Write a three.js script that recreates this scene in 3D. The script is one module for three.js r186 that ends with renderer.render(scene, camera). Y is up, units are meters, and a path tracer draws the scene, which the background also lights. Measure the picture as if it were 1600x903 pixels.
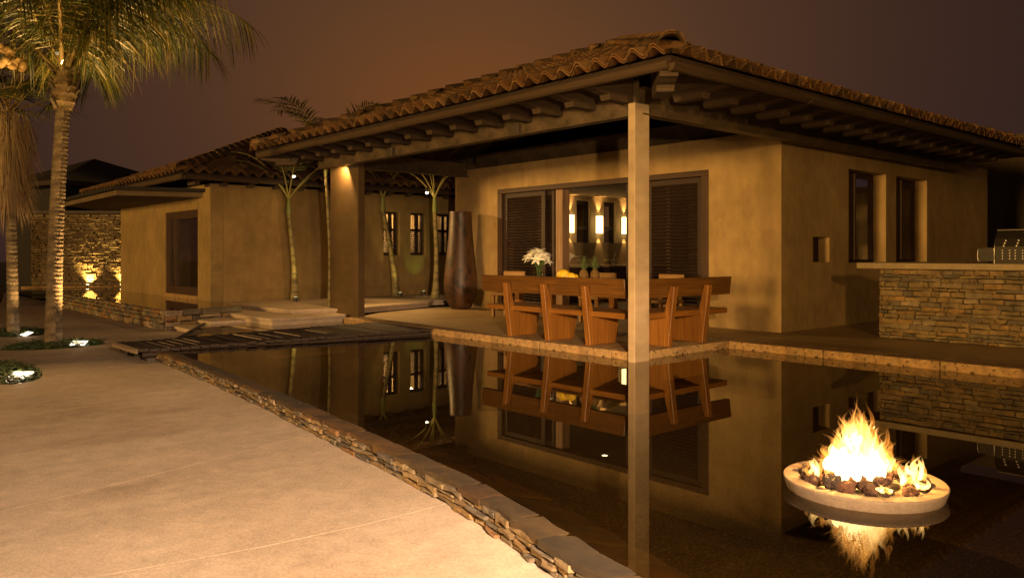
import * as THREE from 'three';
import { mergeGeometries } from 'three/addons/utils/BufferGeometryUtils.js';
import { RoundedBoxGeometry } from 'three/addons/geometries/RoundedBoxGeometry.js';

// ---------------------------------------------------------------- camera, sky, sun, exposure
const scene = new THREE.Scene();
const EYE = new THREE.Vector3(6.39, 1.2, 7.515);
const camera = new THREE.PerspectiveCamera(2 * Math.atan(451.5 / 1248) * 180 / Math.PI, 1600 / 903, 0.05, 600);
camera.position.copy(EYE);
camera.lookAt(6.39 - 0.753, 1.2, 7.515 - 0.658);
camera.setViewOffset(1600, 903, 0, 54.5, 1600, 903);
const renderer = new THREE.WebGLRenderer({ antialias: true });
renderer.toneMapping = THREE.LinearToneMapping;
renderer.toneMappingExposure = 1.55;
renderer.shadowMap.enabled = true;
renderer.setSize(1024, 577);
{ // dusk sky: brown night air with the last orange glow behind the house
  const W = 512, H = 256, d = new Float32Array(W * H * 4);
  const az0 = Math.atan2(-0.658 + 0.05 * 0.753, -0.753 - 0.05 * 0.658);
  for (let r = 0; r < H; r++) for (let c = 0; c < W; c++) {
    const el = ((r + 0.5) / H - 0.5) * 180, a = ((c + 0.5) / W - 0.5) * 2 * Math.PI;
    let da = Math.abs(a - az0); if (da > Math.PI) da = 2 * Math.PI - da; da *= 180 / Math.PI;
    const e = Math.max(el, 0);
    const wide = Math.exp(-((da / 27) ** 2)) * Math.exp(-(((e - 16) / 22) ** 2));
    const core = Math.exp(-((da / 13) ** 2)) * Math.exp(-(((e - 9) / 8) ** 2));
    const top = Math.max(0, 1 - e / 150);
    const i = (r * W + c) * 4;
    d[i] = 0.0165 * top + 0.050 * wide + 0.046 * core;
    d[i + 1] = 0.0078 * top + 0.0225 * wide + 0.0085 * core;
    d[i + 2] = 0.0078 * top + 0.0066 * wide - 0.0040 * core;
    d[i + 3] = 1;
  }
  const t = new THREE.DataTexture(d, W, H, THREE.RGBAFormat, THREE.FloatType);
  t.mapping = THREE.EquirectangularReflectionMapping; t.magFilter = THREE.LinearFilter; t.needsUpdate = true;
  scene.background = t; scene.environment = t;
}
const lampFill = new THREE.DirectionalLight(new THREE.Color().setRGB(1, 0.56, 0.16), 1.75);   // low fill standing in for unseen lamps out of frame
lampFill.position.set(-0.9, 1.6, 30); lampFill.target.position.set(-4, 0.9, 0);
lampFill.castShadow = true; lampFill.shadow.radius = 14;
Object.assign(lampFill.shadow.camera, { left: -30, right: 30, top: 30, bottom: -30, near: 1, far: 90 });
scene.add(lampFill);

// ---------------------------------------------------------------- helpers
let seed = 20240;
const rnd = () => { seed = (seed + 0x6d2b79f5) | 0; let t = Math.imul(seed ^ (seed >>> 15), 1 | seed); t = (t + Math.imul(t ^ (t >>> 7), 61 | t)) ^ t; return ((t ^ (t >>> 14)) >>> 0) / 4294967296; };
const rr = (a, b) => a + (b - a) * rnd();
const V = (x, y, z) => new THREE.Vector3(x, y, z);
const used = {};
const numbered = (n) => { const k = used[n] = (used[n] ?? -1) + 1; return k ? n + '_' + String(k).padStart(3, '0') : n; };
function tag(o, label, category, group) { o.userData = { label, category }; if (group) o.userData.group = group; return o; }
function thing(name, label, category, p = [0, 0, 0], turn = 0, group) {
  const o = new THREE.Group(); o.name = numbered(name); o.position.set(...p); o.rotation.y = turn; scene.add(o);
  return tag(o, label, category, group);
}
function part(name, geo, mat, parent) {
  const m = new THREE.Mesh(geo, mat); m.name = name; m.castShadow = m.receiveShadow = true; parent.add(m); return m;
}
function solo(name, geo, mat, label, category, group) { const m = part(numbered(name), geo, mat, scene); return tag(m, label, category, group); }
function struct(name, geo, mat) { const m = part(numbered(name), geo, mat, scene); m.userData.kind = 'structure'; return m; }
function structGroup(name) { const o = new THREE.Group(); o.name = numbered(name); o.userData.kind = 'structure'; scene.add(o); return o; }
const merge = (list) => mergeGeometries(list.map((g) => { g = g.index ? g.toNonIndexed() : g; for (const k of Object.keys(g.attributes)) if (!['position', 'normal', 'uv'].includes(k)) g.deleteAttribute(k); if (!g.attributes.uv) g.setAttribute('uv', new THREE.BufferAttribute(new Float32Array(g.attributes.position.count * 2), 2)); return g; }));
// uv in metres by the dominant axis of each face's normal; along: which way the grain runs
function uvm(g, along) {
  g = g.index ? g.toNonIndexed() : g;
  const p = g.attributes.position, uv = new Float32Array(p.count * 2), a = V(), b = V(), c = V(), n = V();
  g.computeBoundingBox(); const s = g.boundingBox.getSize(V());
  const L = along ?? (s.x >= s.y && s.x >= s.z ? 0 : s.y >= s.z ? 1 : 2);
  for (let i = 0; i < p.count; i += 3) {
    a.fromBufferAttribute(p, i); b.fromBufferAttribute(p, i + 1); c.fromBufferAttribute(p, i + 2);
    n.copy(b).sub(a).cross(c.clone().sub(a));
    const m = [Math.abs(n.x), Math.abs(n.y), Math.abs(n.z)], k = m.indexOf(Math.max(...m));
    let ax = [0, 1, 2].filter((q) => q !== k); if (ax[1] === L) ax.reverse();
    [a, b, c].forEach((v, j) => { uv[(i + j) * 2] = v.getComponent(ax[0]) + k * 0.37; uv[(i + j) * 2 + 1] = v.getComponent(ax[1]) + k * 0.71; });
  }
  g.setAttribute('uv', new THREE.BufferAttribute(uv, 2)); return g;
}
const uvWall = (g) => uvm(g, 0);
function box(x0, x1, y0, y1, z0, z1, r = 0, along) {
  const w = Math.abs(x1 - x0), h = Math.abs(y1 - y0), d = Math.abs(z1 - z0);
  const g = r ? new RoundedBoxGeometry(w, h, d, 1, Math.min(r, w / 2.1, h / 2.1, d / 2.1)) : new THREE.BoxGeometry(w, h, d);
  g.translate((x0 + x1) / 2, (y0 + y1) / 2, (z0 + z1) / 2); return uvm(g, along);
}
function tube(pts, r0, r1 = r0, seg = 6, n = pts.length * 3) {
  const c = new THREE.CatmullRomCurve3(pts), g = new THREE.TubeGeometry(c, n, 1, seg, false), p = g.attributes.position, q = V();
  for (let i = 0; i <= n; i++) { c.getPointAt(i / n, q); const r = r0 + (r1 - r0) * i / n; for (let j = 0; j <= seg; j++) { const k = i * (seg + 1) + j; p.setXYZ(k, q.x + (p.getX(k) - q.x) * r, q.y + (p.getY(k) - q.y) * r, q.z + (p.getZ(k) - q.z) * r); } }
  return g;
}
function bar(a, b, r0, r1 = r0, seg = 10) {
  const g = new THREE.CylinderGeometry(r1, r0, a.distanceTo(b), seg), d = b.clone().sub(a).normalize();
  g.applyQuaternion(new THREE.Quaternion().setFromUnitVectors(V(0, 1, 0), d)); const m = a.clone().add(b).multiplyScalar(0.5); return g.translate(m.x, m.y, m.z);
}
// profile in the (z, y) plane, thickness along x centred on 0
function slabZY(pts, t, bevel = 0.006) {
  const s = new THREE.Shape(pts.map(([z, y]) => new THREE.Vector2(z, y)));
  const g = new THREE.ExtrudeGeometry(s, { depth: t - 2 * bevel, bevelEnabled: bevel > 0, bevelThickness: bevel, bevelSize: bevel, bevelOffset: -bevel, bevelSegments: 1 });
  g.translate(0, 0, -t / 2 + bevel); g.rotateY(-Math.PI / 2); return g;   // shape x -> +z
}
function polyXZ(pts, y0, y1, holes = [], bevel = 0) {
  const s = new THREE.Shape(pts.map(([x, z]) => new THREE.Vector2(x, -z)));
  for (const h of holes) s.holes.push(new THREE.Path(h.map(([x, z]) => new THREE.Vector2(x, -z))));
  const g = new THREE.ExtrudeGeometry(s, { depth: y1 - y0 - (bevel ? bevel : 0), bevelEnabled: bevel > 0, bevelThickness: bevel, bevelSize: bevel, bevelOffset: -bevel, bevelSegments: 1 });
  g.rotateX(-Math.PI / 2); g.translate(0, y0, 0); return uvm(g, 0);
}
const flat = (pts, y, holes = []) => { const s = new THREE.Shape(pts.map(([x, z]) => new THREE.Vector2(x, -z))); for (const h of holes) s.holes.push(new THREE.Path(h.map(([x, z]) => new THREE.Vector2(x, -z)))); const g = new THREE.ShapeGeometry(s); g.rotateX(-Math.PI / 2); g.translate(0, y, 0); return uvm(g, 0); };
const circle = (x, z, rx, rz, n = 40) => Array.from({ length: n }, (_, i) => [x + rx * Math.cos(i / n * 2 * Math.PI), z + rz * Math.sin(i / n * 2 * Math.PI)]);

// ---------------------------------------------------------------- textures
function lattice(n, s) { let q = s * 7919 + 17; const f = () => { q = (q + 0x6d2b79f5) | 0; let t = Math.imul(q ^ (q >>> 15), 1 | q); t = (t + Math.imul(t ^ (t >>> 7), 61 | t)) ^ t; return ((t ^ (t >>> 14)) >>> 0) / 4294967296; }; return Float32Array.from({ length: n * n }, f); }
const lats = {};
function noise(u, v, fx, fy, s) { // periodic value noise, fx and fy cells a tile
  const l = lats[s] ??= lattice(64, s); let x = u * fx, y = v * fy; const xi = Math.floor(x), yi = Math.floor(y); x -= xi; y -= yi; x = x * x * (3 - 2 * x); y = y * y * (3 - 2 * y);
  const at = (i, j) => l[((((j % fy) + fy) % fy) % 64) * 64 + ((((i % fx) + fx) % fx) % 64)];
  return (at(xi, yi) * (1 - x) + at(xi + 1, yi) * x) * (1 - y) + (at(xi, yi + 1) * (1 - x) + at(xi + 1, yi + 1) * x) * y;
}
function fbm(u, v, fx, fy, s, o = 4) { let t = 0, a = 0.5, n = 0; for (let i = 0; i < o; i++) { t += a * noise(u, v, fx, fy, s + i); n += a; a *= 0.5; fx = Math.min(fx * 2, 2048); fy = Math.min(fy * 2, 2048); } return t / n; }
function tex(size, metres, fn, srgb = true) {
  const d = new Uint8Array(size * size * 4);
  for (let j = 0; j < size; j++) for (let i = 0; i < size; i++) { let c = fn((i + 0.5) / size, (j + 0.5) / size); if (typeof c === 'number') c = [c, c, c]; const k = (j * size + i) * 4; for (let q = 0; q < 3; q++) d[k + q] = Math.max(0, Math.min(255, c[q] * 255)); d[k + 3] = 255; }
  const t = new THREE.DataTexture(d, size, size); t.wrapS = t.wrapT = THREE.RepeatWrapping; t.magFilter = THREE.LinearFilter; t.minFilter = THREE.LinearMipmapLinearFilter; t.generateMipmaps = true;
  if (srgb) t.colorSpace = THREE.SRGBColorSpace;
  const m = Array.isArray(metres) ? metres : [metres, metres]; t.repeat.set(1 / m[0], 1 / m[1]); t.needsUpdate = true; return t;
}
const sstep = (a, b, x) => { x = Math.max(0, Math.min(1, (x - a) / (b - a))); return x * x * (3 - 2 * x); };
const T = {};
T.plaster = tex(512, 3.1, (u, v) => { const a = fbm(u, v, 5, 5, 1, 5), b = fbm(u, v, 24, 18, 9, 3), c = sstep(0.58, 0.75, fbm(u, v, 7, 9, 21, 4)), s = fbm(u, v, 40, 6, 31, 2); const k = 0.74 + 0.2 * a + 0.1 * (b - 0.5) - 0.04 * c + 0.06 * (s - 0.5); return [k, k * (0.975 + 0.03 * b), k * (0.94 + 0.05 * a)]; });
T.plasterBump = tex(512, 3.1, (u, v) => 0.5 * fbm(u, v, 30, 22, 3, 4) + 0.5 * fbm(u, v, 7, 7, 5, 4), false);
T.concrete = tex(1024, [5.3, 3.7], (u, v) => { const a = fbm(u, v, 3, 4, 41, 5), s = fbm(u, v, 24, 4, 44, 4), st = sstep(0.55, 0.74, fbm(u, v, 7, 3, 52, 4)), g = noise(u, v, 512, 512, 61), g2 = fbm(u, v, 60, 44, 63, 3); const k = 0.71 + 0.12 * a + 0.1 * s - 0.07 * st + 0.12 * (g - 0.5) + 0.11 * (g2 - 0.5); return [k, k * (0.97 + 0.025 * a - 0.015 * st), k * (0.93 + 0.06 * a - 0.03 * st)]; });
T.concreteBump = tex(512, [2.3, 1.7], (u, v) => 0.6 * fbm(u, v, 14, 5, 71, 4) + 0.4 * noise(u, v, 256, 256, 75), false);
T.pitted = tex(512, 0.9, (u, v) => { const a = fbm(u, v, 9, 9, 81, 4), p = sstep(0.66, 0.78, fbm(u, v, 34, 42, 85, 3)), q = fbm(u, v, 3, 3, 88, 3); const k = 0.6 + 0.34 * a - 0.45 * p; return [k, k * (0.9 + 0.12 * q), k * (0.82 + 0.15 * q)]; });
T.pittedBump = tex(512, 0.9, (u, v) => 1 - sstep(0.62, 0.78, fbm(u, v, 34, 42, 85, 3)), false);
T.wood = tex(512, [1.6, 0.34], (u, v) => { const w = 0.05 * (fbm(u, v, 3, 3, 91, 3) - 0.5), g = fbm(u, v + w, 3, 34, 95, 4), f = noise(u, v + w, 8, 256, 99), b = fbm(u, v + w, 2, 7, 97, 3); const k = 0.56 + 0.3 * g + 0.16 * (f - 0.5) + 0.22 * (b - 0.4); return [k, k * (0.93 + 0.07 * b), k * (0.85 + 0.14 * b)]; });
T.grey = tex(512, 0.8, (u, v) => { const a = fbm(u, v, 5, 5, 101, 5), b = fbm(u, v, 30, 30, 105, 3); return 0.62 + 0.4 * (a - 0.35) + 0.2 * (b - 0.5); });
T.rough = tex(256, 0.5, (u, v) => fbm(u, v, 8, 8, 111, 5), false);
T.pebble = tex(512, 0.7, (u, v) => { const a = noise(u, v, 60, 60, 121), b = noise(u, v, 128, 128, 123); const k = 0.35 + 0.5 * a * b + 0.25 * sstep(0.7, 0.95, b); return [k, k * 0.93, k * 0.78]; });
T.bark = tex(256, [0.5, 0.42], (u, v) => { const r = noise(u, v, 4, 9, 131), f = fbm(u, v, 30, 14, 135, 3); return 0.5 + 0.35 * r + 0.25 * (f - 0.5); });
T.clay = tex(256, 0.7, (u, v) => { const a = fbm(u, v, 5, 5, 141, 4), s = sstep(0.56, 0.72, fbm(u, v, 8, 8, 145, 3)); const k = 0.72 + 0.35 * (a - 0.4) - 0.3 * s; return [k, k * (0.94 + 0.06 * s), k * (0.9 + 0.1 * s)]; });
T.board = tex(256, [1.3, 0.3], (u, v) => 0.62 + 0.38 * fbm(u, v, 4, 24, 151, 4) - 0.12 * noise(u, v, 2, 6, 155));

const lin = (r, g, b) => new THREE.Color().setRGB(r, g, b);
const std = (r, g, b, rough = 0.9, o = {}) => new THREE.MeshStandardMaterial({ color: lin(r, g, b), roughness: rough, side: THREE.DoubleSide, ...o });
const M = {
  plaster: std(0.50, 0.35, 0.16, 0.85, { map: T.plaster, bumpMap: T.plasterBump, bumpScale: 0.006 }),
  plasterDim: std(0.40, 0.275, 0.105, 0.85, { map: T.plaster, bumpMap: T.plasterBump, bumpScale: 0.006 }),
  plasterIn: std(0.60, 0.47, 0.28, 0.85, { map: T.plaster, bumpMap: T.plasterBump, bumpScale: 0.004 }),
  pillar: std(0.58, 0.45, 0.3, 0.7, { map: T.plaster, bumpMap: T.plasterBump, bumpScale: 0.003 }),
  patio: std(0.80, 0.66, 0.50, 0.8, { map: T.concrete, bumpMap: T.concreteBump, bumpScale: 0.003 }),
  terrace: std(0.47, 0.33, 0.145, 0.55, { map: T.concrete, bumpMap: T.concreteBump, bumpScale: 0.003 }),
  coping: std(0.62, 0.42, 0.20, 0.8, { map: T.pitted, bumpMap: T.pittedBump, bumpScale: 0.004 }),
  step: std(0.72, 0.58, 0.42, 0.8, { map: T.concrete, bumpMap: T.concreteBump, bumpScale: 0.002 }),
  bench: std(0.40, 0.17, 0.022, 0.5, { map: T.wood, bumpMap: T.wood, bumpScale: 0.0012 }), benchTop: std(0.22, 0.10, 0.016, 0.45, { map: T.wood, bumpMap: T.wood, bumpScale: 0.0012 }),
  chair: std(0.6, 0.36, 0.14, 0.5, { map: T.wood }),
  frame: std(0.095, 0.048, 0.025, 0.65, { map: T.wood }),
  darkWood: std(0.05, 0.024, 0.013, 0.65, { map: T.wood }),
  rafter: std(0.10, 0.062, 0.033, 0.8, { map: T.board, bumpMap: T.board, bumpScale: 0.003 }),
  ceiling: std(0.06, 0.033, 0.018, 0.9, { map: T.board }),
  fascia: std(0.12, 0.072, 0.034, 0.75, { map: T.board, bumpMap: T.board, bumpScale: 0.003 }),
  beam: std(0.18, 0.125, 0.07, 0.55, { map: T.grey }),
  bridge: std(0.07, 0.041, 0.023, 0.75, { map: T.board, bumpMap: T.board, bumpScale: 0.002 }),
  soil: std(0.03, 0.022, 0.014, 1), ground: std(0.035, 0.028, 0.018, 1, { map: T.grey }),
  pool: std(0.36, 0.3, 0.18, 0.9, { map: T.pebble, bumpMap: T.pebble, bumpScale: 0.004 }),
  steel: std(0.5, 0.46, 0.38, 0.32, { metalness: 1 }), darkSteel: std(0.12, 0.1, 0.08, 0.45, { metalness: 0.6 }),
  lampBody: std(0.05, 0.045, 0.04, 0.5, { metalness: 0.5 }),
  counterTop: std(0.42, 0.33, 0.19, 0.5, { map: T.concrete }),
  edgeGlint: std(0.62, 0.47, 0.3, 0.7, { map: T.board }), ventGlint: std(0.85, 0.8, 0.7, 0.5),  // glints on plank edges and grill vents, painted as pale matte colours
  black: std(0.012, 0.009, 0.007, 0.8),
};
M.urn = new THREE.MeshPhysicalMaterial({ color: lin(0.14, 0.07, 0.03), roughness: 0.5, map: T.clay, bumpMap: T.rough, bumpScale: 0.004, clearcoat: 0.2, clearcoatRoughness: 0.4, side: THREE.DoubleSide });
M.water = new THREE.MeshPhysicalMaterial({ color: lin(0.52, 0.44, 0.28), roughness: 0, transmission: 1, thickness: 0, ior: 1.31, side: THREE.DoubleSide });
M.glass = new THREE.MeshPhysicalMaterial({ color: lin(0.9, 0.9, 0.86), roughness: 0, transmission: 1, thickness: 0, ior: 1.5, side: THREE.DoubleSide });
const glow = (r, g, b, k) => new THREE.MeshStandardMaterial({ color: lin(0.1, 0.1, 0.1), emissive: lin(r, g, b), emissiveIntensity: k, roughness: 1, side: THREE.DoubleSide });
const stones = [[0.36, 0.25, 0.13], [0.44, 0.29, 0.12], [0.30, 0.23, 0.14], [0.50, 0.33, 0.14], [0.24, 0.19, 0.13], [0.40, 0.31, 0.2], [0.46, 0.24, 0.09], [0.56, 0.42, 0.26], [0.33, 0.29, 0.17], [0.20, 0.16, 0.12]].map((c) => std(...c, 0.85, { map: T.grey, bumpMap: T.rough, bumpScale: 0.006 }));
const gold = [[0.42, 0.28, 0.115], [0.46, 0.32, 0.14], [0.38, 0.27, 0.13], [0.35, 0.235, 0.10], [0.48, 0.29, 0.1], [0.30, 0.23, 0.14], [0.44, 0.33, 0.18], [0.25, 0.2, 0.12]].map((c) => std(...c, 0.85, { map: T.grey, bumpMap: T.rough, bumpScale: 0.012 }));
const flags = [[0.15, 0.076, 0.012], [0.10, 0.058, 0.014], [0.19, 0.092, 0.012], [0.075, 0.048, 0.013], [0.13, 0.077, 0.018], [0.12, 0.056, 0.008]].map((c) => std(...c, 0.95, { map: T.grey, bumpMap: T.rough, bumpScale: 0.004 }));
const clays = [[0.29, 0.165, 0.06], [0.34, 0.205, 0.08], [0.23, 0.135, 0.052], [0.40, 0.26, 0.11], [0.18, 0.115, 0.05], [0.30, 0.165, 0.055]].map((c) => std(...c, 0.85, { map: T.clay, bumpMap: T.clay, bumpScale: 0.003 }));
const pick = (a) => a[Math.floor(rnd() * a.length)];

// ---------------------------------------------------------------- stones: cells of a rectangle, each an uneven block
function cells(L, H, minL, maxL, minH, maxH, courses) {
  const out = [];
  const rows = []; let y = 0;
  while (y < H - 1e-6) { let h = rr(minH, maxH); if (H - y - h < minH) h = H - y; rows.push([y, h]); y += h; }
  for (const [y0, h] of rows) {
    let x = courses ? -rr(0, maxL) : 0;
    while (x < L - 1e-6) {
      let l = rr(minL, maxL) * (rnd() < 0.18 ? 0.6 : 1); if (L - x - l < minL * 0.7) l = L - x;
      const a = Math.max(0, x), b = Math.min(L, x + l);
      if (b - a > minL * 0.3) { if (!courses && h > minH * 1.5 && l > minL * 1.2 && rnd() < 0.3) { const q = rr(0.35, 0.65) * h; out.push([a, b, y0, y0 + q], [a, b, y0 + q, y0 + h]); } else out.push([a, b, y0, y0 + h]); }
      x += l;
    }
  }
  return out;
}
function stone([a, b, c, d], depth, j, gap, map, back = 0.03) {
  const q = (x, y) => [x + rr(-j, j), y + rr(-j, j)];
  const k = gap / 2, mx = (a + b) / 2, my = (c + d) / 2;
  const ring = [q(a + k, c + k), q(mx, c + k), q(b - k, c + k), q(b - k, my), q(b - k, d - k), q(mx, d - k), q(a + k, d - k), q(a + k, my)];
  const cut = Math.min(0.35, 0.5 * Math.min(b - a, d - c)) * 0.14 + 0.004, pos = [], n = ring.length;
  const inn = ring.map(([x, y]) => { const dx = mx - x, dy = my - y, l = Math.hypot(dx, dy) || 1; return [x + dx / l * cut * 1.3, y + dy / l * cut]; });
  const w0 = ring.map(() => depth * rr(0.45, 0.7)), w1 = ring.map(() => depth * rr(0.82, 1.1)), wc = depth * rr(0.9, 1.2);
  const P = (p, w) => map(p[0], p[1], w);
  for (let i = 0; i < n; i++) {
    const e = (i + 1) % n, A = P(ring[i], -back), B = P(ring[e], -back), C = P(ring[i], w0[i]), D = P(ring[e], w0[e]), E = P(inn[i], w1[i]), F = P(inn[e], w1[e]), G = P([mx, my], wc);
    pos.push(A, B, D, A, D, C, C, D, F, C, F, E, E, F, G);
  }
  const g = new THREE.BufferGeometry(); g.setAttribute('position', new THREE.BufferAttribute(new Float32Array(pos.flatMap((v) => [v.x, v.y, v.z])), 3)); g.computeVertexNormals(); return uvm(g);
}

// ================================================================ SETTING
const P = -0.23, WATER = -0.1;
struct('ground', (() => { const g = new THREE.PlaneGeometry(500, 500); g.rotateX(-Math.PI / 2); g.translate(0, -0.95, 0); return uvm(g, 0); })(), M.ground);
// pool edge beside the patio: a gentle arc
const edge = [[-4.95, 4.05], [-2.41, 4.22], [-0.07, 4.44], [1.45, 4.63], [2.7, 4.79], [3.31, 4.91], [3.84, 5.05], [5.2, 5.38], [7.0, 5.95], [9.0, 6.7], [12, 8.0]];
const edgeCurve = new THREE.CatmullRomCurve3(edge.map(([x, z]) => V(x, 0, z)), false, 'centripetal');
const edgePts = edgeCurve.getSpacedPoints(60).map((p) => [p.x, p.z]);
const edgeAt = (x) => { for (let i = 1; i < edgePts.length; i++) if (x <= edgePts[i][0]) { const [a, b] = [edgePts[i - 1], edgePts[i]], t = (x - a[0]) / (b[0] - a[0]); return a[1] + t * (b[1] - a[1]); } return edgePts.at(-1)[1]; };
const beds = [[-7.72, 4.68, 0.52, 0.74], [-4.95, 5.85, 1.12, 0.42], [-10.35, 4.78, 0.75, 0.5]];
{ // the patio: slabs between scored joints
  const patio = structGroup('patio'), out = [];
  const joints = [(z) => 5.0, (z) => 2.7 - 0.09 * (z - 5.1) ** 2, (z) => 0.5 + 0.36 * (z - 4.4) - 0.03 * (z - 4.4) ** 2, (z) => -1.35 + 0.92 * (z - 4.45) - 0.17 * (z - 4.45) ** 2 + 0.02 * Math.max(0, z - 6.5) ** 2, (z) => -3.4 + 0.55 * (z - 4.2)];
  const far = 16, line = (f, g) => Array.from({ length: 14 }, (_, i) => { const z0 = edgeAt(f(4.4)); const z = z0 + (far - z0) * (i / 13) ** 1.6; return [f(Math.min(z, 7.5)) + g, z]; });
  const slab = (right, left, holes = []) => {   // right and left joint functions
    const r = right ? line(right, -0.0015) : [[12, edgeAt(12)], [12, far]], l = left ? line(left, 0.0015) : null;
    const x1 = r[0][0], x0 = l ? l[0][0] : 0, mid = edgePts.filter(([x]) => x > x0 + 0.05 && x < x1 - 0.05);
    part('slab', polyXZ([...mid.map(([x, z]) => [x, z]), ...r, ...l.slice().reverse()], P - 0.12, P, holes), M.patio, patio);
  };
  slab(null, joints[0]); slab(joints[0], joints[1]); slab(joints[1], joints[2]); slab(joints[2], joints[3]);
  const l3 = line(joints[3], -0.0015), rest = edgePts.filter(([x]) => x < l3[0][0] - 0.05);
  part('slab', polyXZ([[-4.95, 4.05], ...rest.slice(1), ...l3, [-30, far], [-30, 2.2], [-9.66, 2.3], [-9.3, 1.4], [-9.3, 1.7], [-6.87, 2.97]], P - 0.12, P, beds.map(([x, z, a, b]) => circle(x, z, a, b))), M.patio, patio);
}
for (const [x, z, a, b] of beds) struct('planting_bed', polyXZ(circle(x, z, a - 0.006, b - 0.006), P - 0.14, P - 0.03), M.soil);
// pool basin and water
struct('pool_floor', polyXZ([[-12, -8], [14, -8], [14, 9], [-4.9, 4.0], [-7.2, 2.9], [-12, 1.2]], -0.9, -0.72), M.pool);
{
  const inner = edgePts.map(([x, z], i) => { const q = edgePts[Math.min(i + 1, 60)], p = edgePts[Math.max(i - 1, 0)], dx = q[0] - p[0], dz = q[1] - p[1], l = Math.hypot(dx, dz); return [x + dz / l * 0.06, z - dx / l * 0.06]; });
  struct('pool_water', flat([...inner, [12, -3], [-9.6, -7.0], [-9.6, 1.45], [-6.87, 2.93]], WATER), M.water);
}
// terrace under the roof
{
  const t = structGroup('terrace');
  const body = [[-7.06, -0.33], [-0.33, -0.33], [-0.33, -2.36], [12, -2.36], [12, -16], [-8.6, -16], [-8.35, -3.0], [-7.75, -1.2]];
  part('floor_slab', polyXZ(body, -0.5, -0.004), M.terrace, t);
  const coping = (x0, x1, z0, z1) => part('coping_stone', box(x0 + 0.003, x1 - 0.003, -0.115, 0, z0 + 0.003, z1 - 0.003, 0.018), M.coping, t);
  let x = -7.06; while (x < -0.34) { const w = Math.min(1.35, -0.33 - x); coping(x, x + w, -0.33, 0); x += w; }
  coping(-0.33, 0.045, -0.33, 0);
  for (const [a, b] of [[-1.17, -0.33], [-2.03, -1.17]]) coping(-0.33, 0.045, a, b);
  coping(-0.33, 0.045, -2.36, -2.03);
  x = 0.045; while (x < 11) { coping(x, x + 1.38, -2.36, -2.03 + 0.04); x += 1.38; }
  part('footing', box(-7.0, 0.0, -0.75, -0.115, -0.6, -0.05), M.pool, t); part('footing', box(-0.4, 12, -0.75, -0.115, -2.6, -2.02), M.pool, t);
}
// raised platform with steps, and the upper basin beside it
{
  const s = thing('garden_steps', 'pale curved garden steps climbing from the patio to the raised palm platform', 'steps');
  const nose = (name, pts, y0, y1) => { part(name, polyXZ(pts, y1 - 0.045, y1, [], 0.012), M.step, s); const c = pts.map(([x, z]) => [x, z]); part('riser', polyXZ(c.map(([x, z], i) => [x + (i === 0 || i === c.length - 1 ? 0.045 : -0.045), z - (z > 0.3 ? 0.045 : 0)]), y0, y1 - 0.043), M.step, s); };
  const front = (xl, xr, z, bow) => Array.from({ length: 9 }, (_, i) => { const t = i / 8; return [xl + (xr - xl) * t, z + bow * 4 * t * (1 - t)]; });
  nose('tread', [[-9.2, 1.6], ...front(-9.19, -7.75, 2.45, 0.02), [-7.75, 1.6]], P + 0.001, P + 0.0875);
  nose('tread', [[-9.5, 1.1], ...front(-9.47, -8.45, 1.98, 0.02), [-8.45, 1.1]], P + 0.001, P + 0.175);
  nose('tread', [[-10.1, 0.3], ...front(-10.05, -7.32, 1.31, 0.03), [-7.32, -0.2], [-7.9, -0.6]], -0.7, 0.032);
  nose('platform', [[-11.46, 0.3], ...front(-11.24, -8.08, 0.56, 0.06), [-7.72, -0.62], [-8.45, -2.95], [-8.9, -3.4], [-8.9, -9.5], [-11.46, -9.5]], 0.0, 0.12);
  const b = thing('basin_wall', 'rough fieldstone wall holding the raised reflecting basin left of the steps', 'wall');
  const A = V(-9.0, 0, 2.62), B = V(-17.2, 0, 2.56), C = V(-9.42, 0, 1.0);
  const D1 = B.clone().sub(A), L1 = D1.length(); D1.normalize(); const N1 = V(-D1.z, 0, D1.x).multiplyScalar(D1.x < 0 ? -1 : 1);
  N1.set(0, 0, 1);
  for (const c of cells(L1, 0.385, 0.13, 0.34, 0.07, 0.14)) part('stone', stone(c, 0.05, 0.016, 0.012, (u, v, w) => A.clone().addScaledVector(D1, u).addScaledVector(N1, w).setY(P + v)), pick(stones), b);
  const D2 = C.clone().sub(A), L2 = D2.length(); D2.normalize();
  for (const c of cells(L2, 0.385, 0.2, 0.5, 0.06, 0.11)) part('stone', stone(c, 0.05, 0.012, 0.01, (u, v, w) => A.clone().addScaledVector(D2, u).add(V(w * 0.97, 0, w * 0.24)).setY(P + v)), pick(stones), b);
  part('core', polyXZ([[A.x - 0.01, A.z - 0.01], [C.x - 0.01, C.z], [C.x - 0.4, C.z], [A.x - 0.35, A.z - 0.3], [B.x, B.z - 0.3], [B.x, B.z - 0.01]], P + 0.002, 0.135), flags[3], b);
  struct('basin_water', flat([[-9.1, 2.56], [-9.5, 0.9], [-11.6, 0.55], [-11.4, -1], [-24, -4], [-26, 2.5], [-17.2, 2.5]], 0.145), M.water);
  struct('basin_floor', flat([[-9.1, 2.56], [-9.5, 0.9], [-11.6, 0.55], [-11.4, -1], [-24, -4], [-26, 2.5], [-17.2, 2.5]], -0.1), M.pool);
}
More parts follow.
